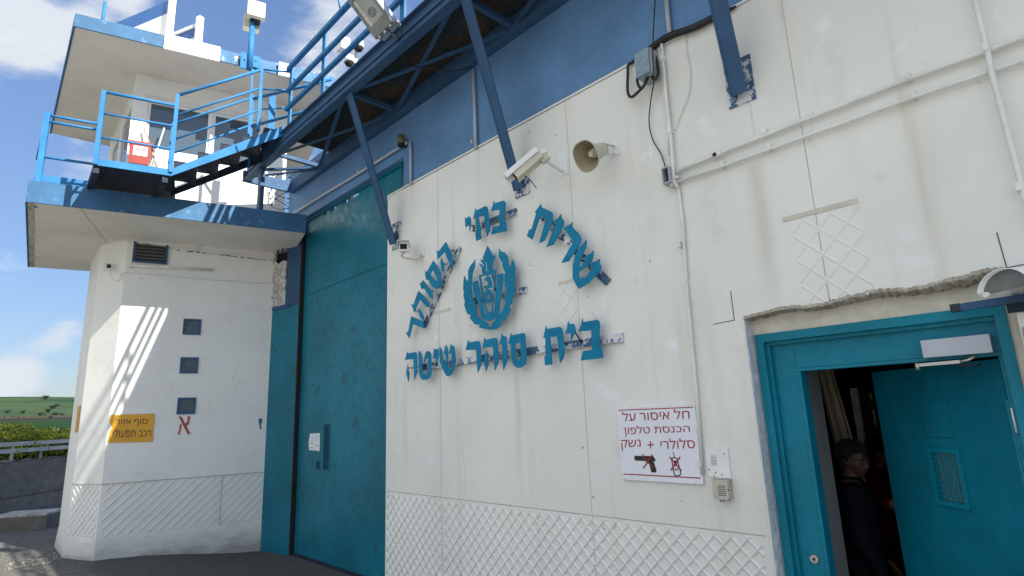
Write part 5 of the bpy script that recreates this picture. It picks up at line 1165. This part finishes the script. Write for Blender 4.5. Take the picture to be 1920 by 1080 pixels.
# razor wire between tower and gate
rw = MB(); rk = random.Random(4)
c0, c1 = AT(535, 395, 9.4), AT(545, 335, 9.4); cpts = []
for i in range(150):
    t = i / 149; th = t * 2 * math.pi * 9; c = c0.lerp(c1, t); cpts.append(c + (CR * math.cos(th) * .22 + FW * math.sin(th) * .35 + CU * math.cos(th * 1.31 + 1) * .13))
rw.tube(cpts, .005, 4)
for p in cpts[::3]: rw.box(p, (.045, .004, .012), (V((rk.random(), rk.random(), rk.random())).normalized(), CU, CR))
tag(centred(rw.obj('razor_wire', M['dark_steel'])), 'coil of razor wire in the gap between tower and gate', 'wire')
M['crest'] = rubble_mat('concrete_crest', (.17, .16, .145), (.27, .26, .24), 14, .5, .02)
# ------------------------------------------------------------------ far left: barrier, guardrail, shrubs, fields, trees
b0, b1 = G(0, 965, .15), G(100, 945, .15); bd = (b1 - b0).normalized(); bn = V((bd.y, -bd.x, 0))
BP = lambda x, y: PL(x, y, b0, bn)
cbw = thing('barrier_wall', 'low grey concrete barrier wall left of the tower', 'barrier', b0 + bd)
zt0 = 1.17
Q = lambda s, z, o=0.0: b0 + bd * s + UZ * (z - .15) + bn * o
mb = MB(); mb.plate([Q(-9, -.4), Q(9, -.4), Q(9, zt0 + .02), Q(-9, zt0)], bn * -.25); mb.obj('wall', M['concrete'], cbw)
zl = BP(50, 925).z; mb = MB(); mb.plate([Q(-9, zl - .02, .03), Q(9, zl - .02, .03), Q(9, zl + .01, .03), Q(-9, zl + .01, .03)], bn * -.04); mb.plate([Q(-9, .1, .05), Q(9, .1, .05), Q(9, zl - .5 if False else .42, .02), Q(-9, .42, .02)], bn * -.03); mb.obj('ledge', M['concrete'], cbw)
rk = random.Random(9); va = []
for i in range(120): s = -9 + 18 * i / 119; va += [Q(s, zt0 + .02 + rk.uniform(-.01, .015), .012), Q(s, zt0 + .035 + rk.uniform(-.01, .015), -.12), Q(s, zt0 + .02, -.25)]
mb = MB(); mb.quadmesh(va, [(3 * i + j, 3 * i + j + 1, 3 * i + j + 4, 3 * i + j + 3) for i in range(119) for j in range(2)]); mb.obj('rough_crest', M['crest'], cbw)
grd = thing('guardrail', 'pale double-rail steel guardrail on the barrier wall', 'guardrail', Q(0, zt0, -.12))
for z in (1.545, 1.405): MB().bar(Q(-9, z, -.08), Q(9, z - .01, -.08), .05, .085).obj('rail', M['galv'], grd)
for x in (35, 88): s = (BP(x, 850) - b0).dot(bd); MB().bar(Q(s, zt0 - .05, -.14), Q(s, 1.5, -.14), .05, .05).obj('post', M['galv'], grd)
for s in (-2.2, -3.6, 3.4, 4.9): MB().bar(Q(s, zt0 - .05, -.14), Q(s, 1.5, -.14), .05, .05).obj('post', M['galv'], grd)
for i, x in enumerate((33, 106)):
    p = BP(x, 815) - bn * 2.6; o = thing('fence_post', ('thin pale fence post behind the shrubs, left one of two', 'thin pale fence post behind the shrubs, right one next to the tower')[i], 'post', V((p.x, p.y, gz(p.x, p.y))), 'fence posts behind the shrubs')
    MB().cyl(V((p.x, p.y, -.3)), V((p.x, p.y, PL(x, 797 if i == 0 else 791, p, bn).z)), .03, n=8).obj('pole', M['galv'], o); MB().cyl(V((p.x, p.y, PL(x, 797 if i == 0 else 791, p, bn).z)), V((p.x, p.y, PL(x, 797 if i == 0 else 791, p, bn).z + .02)), .035, .02, 8).obj('cap', M['galv'], o)
blk = thing('concrete_slab', 'low concrete block with a slab lid at the foot of the barrier', 'block', G(40, 990, .15))
sa, sb_ = G(-30, 1000, .15), G(86, 992, .15); d = (sb_ - sa).normalized(); nb = V((d.y, -d.x, 0)); nb = nb if nb.dot(CAM - sa) > 0 else -nb
L = (sb_ - sa).length; c = (sa + sb_) / 2 - nb * .35
MB().box(c + UZ * .10, (L, .7, .24), (d, nb, UZ)).bevel(.02).obj('body', M['concrete'], blk); MB().box(c + UZ * .235, (L * .94, .66, .03), (d, nb, UZ)).obj('lid', M['rough_concrete'], blk)
# rubble along the broken edge of the paving
rk = random.Random(31)
def rock(mb, c, r):
    res = bmesh.ops.create_icosphere(mb.b, subdivisions=1, radius=r); s = (rk.uniform(.8, 1.4), rk.uniform(.7, 1.2), rk.uniform(.4, .8))
    for v in res['verts']: v.co = V((v.co.x * s[0], v.co.y * s[1], v.co.z * s[2])) * rk.uniform(.8, 1.2) + c
mb = MB()
for i in range(150):
    t = rk.random(); p = G(118 - 100 * t ** 1.5 + rk.uniform(-14, 14), 1040 + 22 * t + rk.uniform(-8, 8), .15); rock(mb, V((p.x, p.y, gz(p.x, p.y) + .005)), rk.uniform(.006, .022) * (1.5 if t < .2 else 1))
for i in range(120): p = G(rk.uniform(0, 110), rk.uniform(1012, 1078), .15); rock(mb, V((p.x, p.y, gz(p.x, p.y))), rk.uniform(.004, .014))
ro = mb.obj('rubble', M['crest']); ro['kind'] = 'stuff'; tag(ro, 'broken rubble and gravel at the foot of the tower', 'rubble')
# foliage
def leaf_mat(name, c0, c1, tr=.25):
    m, t, bs = new_mat(name); k = NT(t); a = k.noise(k.pos(), 3.0, 3); b = k.noise(k.pos(), 40, 2)
    k.l(k.mix(k.rng(k.m('ADD', k.m('MULTIPLY', a, .6), k.m('MULTIPLY', b, .4)), .38, .62), c0, c1), bs.inputs['Base Color']); bs.inputs['Roughness'].default_value = .6
    tl_ = k.n('ShaderNodeBsdfTranslucent'); tl_.inputs[0].default_value = tuple(sc_col(c1, 1.2)) + (1,); ms_ = k.n('ShaderNodeMixShader'); ms_.inputs[0].default_value = tr
    k.l(bs.outputs[0], ms_.inputs[1]); k.l(tl_.outputs[0], ms_.inputs[2]); k.l(ms_.outputs[0], t.nodes['Material Output'].inputs[0]); return m
M['shrub'] = leaf_mat('shrub_leaf', (.075, .13, .02), (.19, .24, .035)); M['flower'] = leaf_mat('yellow_bloom', (.42, .42, .03), (.55, .54, .05)); M['dry'] = leaf_mat('dry_stalk', (.16, .13, .06), (.26, .2, .1)); M['treeleaf'] = leaf_mat('tree_leaf', (.010, .020, .012), (.018, .032, .016), .05); M['bark'] = paint('bark', (.08, .06, .04), .9)
def leaf(mb, c, s, rk):
    a = V((rk.uniform(-1, 1), rk.uniform(-1, 1), rk.uniform(-.6, 1))).normalized(); b = a.cross(V((rk.uniform(-1, 1), rk.uniform(-1, 1), rk.uniform(-1, 1)))).normalized()
    mb.quadmesh([c - a * s, c + b * s * .45, c + a * s, c - b * s * .45], ((0, 1, 2, 3),))
def shrub(p, h, w, label, seed, dry=.1):
    rk = random.Random(seed); o = thing('shrub', label, 'shrub', p, 'flowering shrubs behind the guardrail'); lf, fw_, st_ = MB(), MB(), MB()
    for i in range(34):
        a = rk.uniform(0, 6.28); l = rk.uniform(.65, 1.05) * h; tip = p + V((math.cos(a) * w * rk.random(), math.sin(a) * w * rk.random(), l)); st_.tube([p + (tip - p) * .0, p.lerp(tip, .5) + V((rk.uniform(-.05, .05), rk.uniform(-.05, .05), .03)), tip], [.012, .008, .003], 4)
        for j in range(70):
            t = rk.uniform(.25, 1.05); leaf(lf, p.lerp(tip, t) + V((rk.gauss(0, .09), rk.gauss(0, .09), rk.gauss(0, .06))), rk.uniform(.03, .06), rk)
        for j in range(50): leaf(fw_, tip + V((rk.gauss(0, .07), rk.gauss(0, .07), rk.uniform(-.14, .05))), rk.uniform(.018, .035), rk)
    lf.obj('leaves', M['shrub'], o, False); fw_.obj('blossoms', M['flower'], o, False); st_.obj('stems', M['dry'], o)
lab = ['yellow-blooming shrub at the left picture edge, behind the guardrail', 'dense yellow-flowered shrub just right of the left fence post', 'low greener shrub midway between the two fence posts', 'bushy yellow shrub left of the right fence post', 'yellow-flowered shrub half hidden by the tower edge', 'short shrub in front of the left fence post', 'straggling shrub low behind the barrier crest near the tower', 'far left shrub with sparse yellow tops', 'rounded yellow-green shrub behind the low greener one', 'tall thin-topped shrub between left picture edge and left fence post']
for i, (x, off, top, w) in enumerate(((4, 1.2, 801, .7), (50, 1.5, 806, .7), (68, .8, 812, .6), (90, 1.5, 808, .7), (120, 1.2, 808, .7), (28, .7, 812, .6), (106, .7, 812, .6), (-20, 1.2, 800, .8), (74, 1.7, 807, .7), (18, 1.6, 798, .6))):
    p = CAM + (BP(x, 860) - CAM) * (1 + .055 * (off + .3)); zt_s = PL(x, top, V((p.x, p.y, 0)), bn).z; zb_s = .62
    shrub(V((p.x, p.y, zb_s)), (zt_s - zb_s) * .97, w, lab[i], 50 + i)
bank = MB(); va = []
bk = MB(); bk.plate([Q(-9, -.3, -.26), Q(9, -.3, -.26), Q(9, .75, -.26), Q(-9, .75, -.26)], bn * -2.2); o = bk.obj('earth_bank', m); o['kind'] = 'structure'
# trees on the hillside
def far_tree(x, y, hpx, wpx, label, seed):
    d = ray(x, y); t = 60.0; p = CAM + d * t
    while t < 1500:
        p = CAM + d * t
        if p.z < land(p.x, p.y): break
        t += 2.0
    if t >= 1500: return
    s = t / F; h, w = hpx * s, wpx * s; rk = random.Random(seed); base = V((p.x, p.y, land(p.x, p.y) - .2))
    o = thing('tree', label, 'tree', base, 'far trees on the hillside'); tr_ = MB().cyl(base, base + UZ * h * .5, w * .06, w * .03, 6).obj('trunk', M['bark'], o)
    mb = MB(); cl = [base + V((rk.gauss(0, w * .22), rk.gauss(0, w * .22), h * rk.uniform(.35, .85))) for _ in range(12)]
    for c in cl:
        for j in range(90): leaf(mb, c + V((rk.gauss(0, w * .13), rk.gauss(0, w * .13), rk.gauss(0, h * .10))), h * rk.uniform(.05, .10), rk)
    mb.obj('crown', M['treeleaf'], o, False)
far_tree(84, 748.5, 8, 11, 'lone dark tree standing on the hill ridge', 1)
for i, (x, y, h, w, l) in enumerate(((14, 775, 7, 12, 'round tree low on the left of the hillside'), (42, 775, 6, 9, 'small tree in the left middle of the hillside'), (88, 774, 8, 8, 'upper tree of the diagonal row on the hillside'), (98, 768, 9, 9, 'tall middle tree of the diagonal row on the hillside'), (106, 763, 6, 7, 'topmost tree of the diagonal row on the hillside'), (76, 780, 7, 10, 'bushy tree at the foot of the diagonal row'), (103, 779, 6, 9, 'tree at the hill foot near the tower'), (94, 784, 5, 8, 'dark bush at the edge of the ploughed strip'), (116, 779, 5, 8, 'small tree at the hill foot beside the tower edge'))): far_tree(x, y, h, w, l, 10 + i)
# ------------------------------------------------------------------ the two people in the doorway
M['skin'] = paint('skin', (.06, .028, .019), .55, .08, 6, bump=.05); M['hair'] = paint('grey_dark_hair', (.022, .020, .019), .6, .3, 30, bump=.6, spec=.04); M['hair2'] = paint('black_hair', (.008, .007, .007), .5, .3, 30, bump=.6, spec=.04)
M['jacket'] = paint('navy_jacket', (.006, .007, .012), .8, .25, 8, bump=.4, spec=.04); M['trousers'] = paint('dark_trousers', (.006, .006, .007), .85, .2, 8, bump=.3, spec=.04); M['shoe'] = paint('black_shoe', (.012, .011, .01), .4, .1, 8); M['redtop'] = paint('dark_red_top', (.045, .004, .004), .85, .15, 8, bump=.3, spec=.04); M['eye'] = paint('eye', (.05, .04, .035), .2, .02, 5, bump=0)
def remeshed(mb, voxel, smooth=6):
    me = bpy.data.meshes.new('t'); bmesh.ops.recalc_face_normals(mb.b, faces=mb.b.faces); mb.b.to_mesh(me); mb.b.free()
    o = bpy.data.objects.new('t', me); COL.objects.link(o)
    r = o.modifiers.new('r', 'REMESH'); r.mode = 'VOXEL'; r.voxel_size = voxel; r.use_smooth_shade = True
    s = o.modifiers.new('s', 'SMOOTH'); s.iterations = smooth; s.factor = .5
    bpy.context.view_layer.update()
    res = bpy.data.meshes.new_from_object(o.evaluated_get(bpy.context.evaluated_depsgraph_get()))
    COL.objects.unlink(o); bpy.data.objects.remove(o)
    out = MB(); out.b.free(); out.b = bmesh.new(); out.b.from_mesh(res)
    for f in out.b.faces: f.smooth = True
    return out
def person(name, label, loc, rz, H, head_rot, arms, mats, hairlen, reach=None):
    k = H / 1.70; root = thing(name, label, 'person', loc)
    RZ = Matrix.Rotation(rz, 4, 'Z'); L = lambda p: V(loc) + (RZ @ (V(p) * k).to_4d()).to_3d()
    hm = Matrix.Translation(V((0, .02, 1.585))) @ head_rot.to_4x4()
    HD = lambda p: L((hm @ V(p).to_4d()).to_3d())
    mb = MB(); tb_ = lambda pts, r: mb.tube([L(p) for p in pts], [q * k for q in r], 14)
    # trunk as stacked ovals, one surface with neck, limbs and head after remeshing
    def oval(z, rx, ry, y=0): return [L((rx * math.cos(2 * math.pi * i / 20), y + ry * math.sin(2 * math.pi * i / 20), z)) for i in range(20)]
    TR = ((.80, .13, .10, 0), (.88, .165, .115, -.01), (.96, .165, .112, 0), (1.06, .145, .10, .005), (1.18, .155, .108, .01), (1.30, .175, .115, 0), (1.38, .175, .10, -.005), (1.43, .12, .075, -.01), (1.46, .07, .06, -.01))
    def trunk(b, rows, g=0.0):
        rs = [oval(z, rx + g, ry + g, y) for z, rx, ry, y in rows]; n = 20
        va = [p for r in rs for p in r]; b.quadmesh(va, [(q * n + i, q * n + (i + 1) % n, (q + 1) * n + (i + 1) % n, (q + 1) * n + i) for q in range(len(rs) - 1) for i in range(n)] + [tuple(range(n))[::-1], tuple((len(rs) - 1) * n + i for i in range(n))])
    trunk(mb, TR); tb_([(0, -.01, 1.40), (0, .0, 1.47), (0, .015, 1.54)], [.062, .056, .055])
    for p, rx, ry, rz_ in (((0, 0, .035), .074, .092, .085), ((0, .028, -.035), .062, .070, .075), ((0, .055, -.085), .034, .032, .028)):
        res = bmesh.ops.create_uvsphere(mb.b, u_segments=20, v_segments=14, radius=1)
        for v in res['verts']: v.co = HD((p[0] + v.co.x * rx, p[1] + v.co.y * ry, p[2] + v.co.z * rz_))
    def hb(p, r):
        res = bmesh.ops.create_uvsphere(mb.b, u_segments=10, v_segments=8, radius=1)
        for v in res['verts']: v.co = HD((p[0] + v.co.x * r[0], p[1] + v.co.y * r[1], p[2] + v.co.z * r[2]))
    mb.tube([HD((0, .088, .012)), HD((0, .102, -.018)), HD((0, .112, -.036))], [.008 * k, .012 * k, .015 * k], 8); hb((.012, .1, -.038), (.009, .01, .008)); hb((-.012, .1, -.038), (.009, .01, .008))
    hb((0, .088, .026), (.055, .014, .010)); hb((0, .092, -.058), (.024, .010, .007)); hb((0, .090, -.068), (.020, .011, .007))
    for s in (-1, 1): hb((s * .074, -.005, -.008), (.012, .022, .034)); hb((s * .045, .06, -.025), (.018, .018, .016))
    arm_pts = []
    for s, (el, wr) in zip((-1, 1), arms):
        sh = V((s * .175, 0, 1.385)); el, wr = V(el), V(wr); arm_pts.append((sh, el, wr))
        tb_([sh + V((-s * .06, 0, .0)), sh, sh.lerp(el, .5), el, el.lerp(wr, .4), wr], [.05, .052, .044, .037, .036, .025])
        d = (wr - el).normalized(); side = d.cross(V((0, 1, 0)) if abs(d.y) < .8 else V((0, 0, 1))).normalized(); pal = side.cross(d).normalized()
        kn = wr + d * .088; tb_([wr - d * .01, wr + d * .045, kn], [.024, .030, .030])
        for f, (o, ln) in enumerate(((-.028, .066), (-.010, .078), (.009, .074), (.027, .058))):     # four fingers, bent
            b = kn + side * o - d * .01; c1 = b + d * ln * .45 + pal * .008; c2 = c1 + d * ln * .30 + pal * .018; c3 = c2 + d * ln * .18 + pal * .024
            tb_([b - d * .02, b, c1, c2, c3], [.010, .0095, .0088, .008, .0065])
        b = wr + d * .03 + side * -.026; tb_([b, b + side * -.022 + d * .022 + pal * .008, b + side * -.030 + d * .052 + pal * .018], [.012, .0105, .008])
    for s in (-1, 1):
        hip, kne, ank = V((s * .088, 0, .88)), V((s * .095, .02, .48)), V((s * .098, -.01, .09))
        tb_([hip + V((0, 0, .05)), hip, hip.lerp(kne, .5), kne, kne.lerp(ank, .35), ank], [.09, .088, .072, .054, .055, .038])
        tb_([ank + V((0, -.04, -.045)), ank + V((0, .05, -.05)), ank + V((0, .15, -.062))], [.036, .036, .026])
    remeshed(mb, .0085 * k, 4).obj('body', mats['skin'], root, False)
    mb = MB(); tb_ = lambda pts, r: mb.tube([L(p) for p in pts], [q * k for q in r], 14)
    trunk(mb, TR[1:8], .020); tb_([(0, -.012, 1.40), (0, -.006, 1.475)], [.085, .072])
    for s, (sh, el, wr) in zip((-1, 1), arm_pts): tb_([sh + V((-s * .08, 0, .0)), sh, sh.lerp(el, .5), el, el.lerp(wr, .5), el.lerp(wr, .93)], [.066, .072, .060, .053, .050, .040])
    remeshed(mb, .011 * k, 5).obj('jacket', mats['top'], root, False)
    mb = MB(); tb_ = lambda pts, r: mb.tube([L(p) for p in pts], [q * k for q in r], 14); trunk(mb, TR[0:4], .012)
    for s in (-1, 1): tb_([(s * .088, 0, .92), (s * .09, .01, .68), (s * .095, .02, .48), (s * .098, -.005, .28), (s * .098, -.01, .10)], [.10, .086, .070, .066, .062])
    remeshed(mb, .012 * k, 5).obj('trousers', mats['legs'], root, False)
    for s in (-1, 1):
        mb = MB(); mb.tube([L((s * .098, -.06, .045)), L((s * .098, .04, .048)), L((s * .10, .15, .035)), L((s * .10, .19, .03))], [.044 * k, .046 * k, .036 * k, .022 * k], 12); mb.obj('shoe', M['shoe'], root)
    mb = MB(); n = 22; va = []; fs = []                  # hair cap
    for j in range(9):
        t = R(4 + j * hairlen)
        for i in range(n):
            a = 2 * math.pi * i / n; front = max(0, math.sin(a)); tt = t * (1 - .58 * front ** 1.2)
            jj = random.uniform(.97, 1.05) if j else 1.0
            va.append(HD((.081 * jj * math.sin(tt) * math.cos(a), .098 * math.sin(tt) * math.sin(a) - .004, .035 + .093 * math.cos(tt) * (1 if tt < 1.57 else 1.15))))
    mb.quadmesh(va, [(j * n + i, j * n + (i + 1) % n, (j + 1) * n + (i + 1) % n, (j + 1) * n + i) for j in range(8) for i in range(n)] + [tuple(range(n))], True)
    for _ in range(420):                                 # tufts break up the edge of the hair
        i, j = random.randrange(n), random.uniform(1, 8.6); t = R(4 + j * hairlen); a = 2 * math.pi * (i + random.random()) / n; tt = t * (1 - .58 * max(0, math.sin(a)) ** 1.2)
        f = lambda q, o: V(((.083 + o) * math.sin(q) * math.cos(a), (.100 + o) * math.sin(q) * math.sin(a) - .004, .035 + (.095 + o) * math.cos(q)))
        b0, b1 = f(tt, .002), f(tt + random.uniform(.15, .32), random.uniform(.002, .014)); sd = V((-math.sin(a), math.cos(a), 0)) * .005
        mb.quadmesh([HD(b0 - sd), HD(b0 + sd), HD(b1)], ((0, 1, 2),))
    o = mb.obj('hair', mats['hair'], root); md = o.modifiers.new('s', 'SOLIDIFY'); md.thickness = .012; md.offset = 0
    for s in (-1, 1): MB().sphere(HD((s * .030, .078, .004)), .0115 * k, 10).obj('eye', M['eye'], root)
    return root, L
hp = P(1596, 857, 1.0); FL = -.15; Hm = 1.66; fz = hp.z - 1.60 * Hm / 1.70
pz = R(-72)
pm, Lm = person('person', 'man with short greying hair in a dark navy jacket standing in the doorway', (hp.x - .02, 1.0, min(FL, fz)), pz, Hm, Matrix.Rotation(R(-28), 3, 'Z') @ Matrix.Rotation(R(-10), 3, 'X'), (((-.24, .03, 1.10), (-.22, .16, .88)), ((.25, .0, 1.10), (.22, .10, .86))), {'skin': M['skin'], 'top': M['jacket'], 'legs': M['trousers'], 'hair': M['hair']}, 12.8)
mb = MB()
for i, (x, y, w, h) in enumerate(((1556, 926, .020, .026), (1551, 913, .010, .012), (1547, 905, .010, .014), (1546, 897, .008, .010))):
    c = P(x + 6, y, .76); mb.plate([c + V((w * math.cos(t), 0, h * math.sin(t))) for t in [2 * math.pi * j / 14 for j in range(14)]], (0, .004, 0), [[c + V((.6 * w * math.cos(t), 0, .6 * h * math.sin(t))) for t in [2 * math.pi * j / 14 for j in range(14)]]])
mb.obj('sleeve_print', M['white_paint'], pm)
# second person behind the door edge, one hand holding it
h2 = P(1641, 843, 1.62); edge = HGE + ld * LW; gz_ = PL(1674, 948, HGE, ln).z
loc2 = V((h2.x + .02, 1.62, FL)); H2 = (h2.z - FL) / 1.60 * 1.70; rz2 = R(-100)
Ri = Matrix.Rotation(-rz2, 3, 'Z'); k2 = H2 / 1.70
tgt = (Ri @ (edge + V((-.010, .05, 0)) + UZ * gz_ - loc2)) / k2
dirw = (Ri @ V((.45, -1, .12))).normalized(); wr = tgt - dirw * .10
sh = V((.175, 0, 1.385)) if tgt.x > 0 else V((-.175, 0, 1.385))
el = sh.lerp(wr, .5) + V((0, 0, -.09))
arms = [((-.24, .0, 1.10), (-.22, .08, .86)), ((.24, .0, 1.10), (.22, .08, .86))]; arms[1 if tgt.x > 0 else 0] = (tuple(el), tuple(wr))
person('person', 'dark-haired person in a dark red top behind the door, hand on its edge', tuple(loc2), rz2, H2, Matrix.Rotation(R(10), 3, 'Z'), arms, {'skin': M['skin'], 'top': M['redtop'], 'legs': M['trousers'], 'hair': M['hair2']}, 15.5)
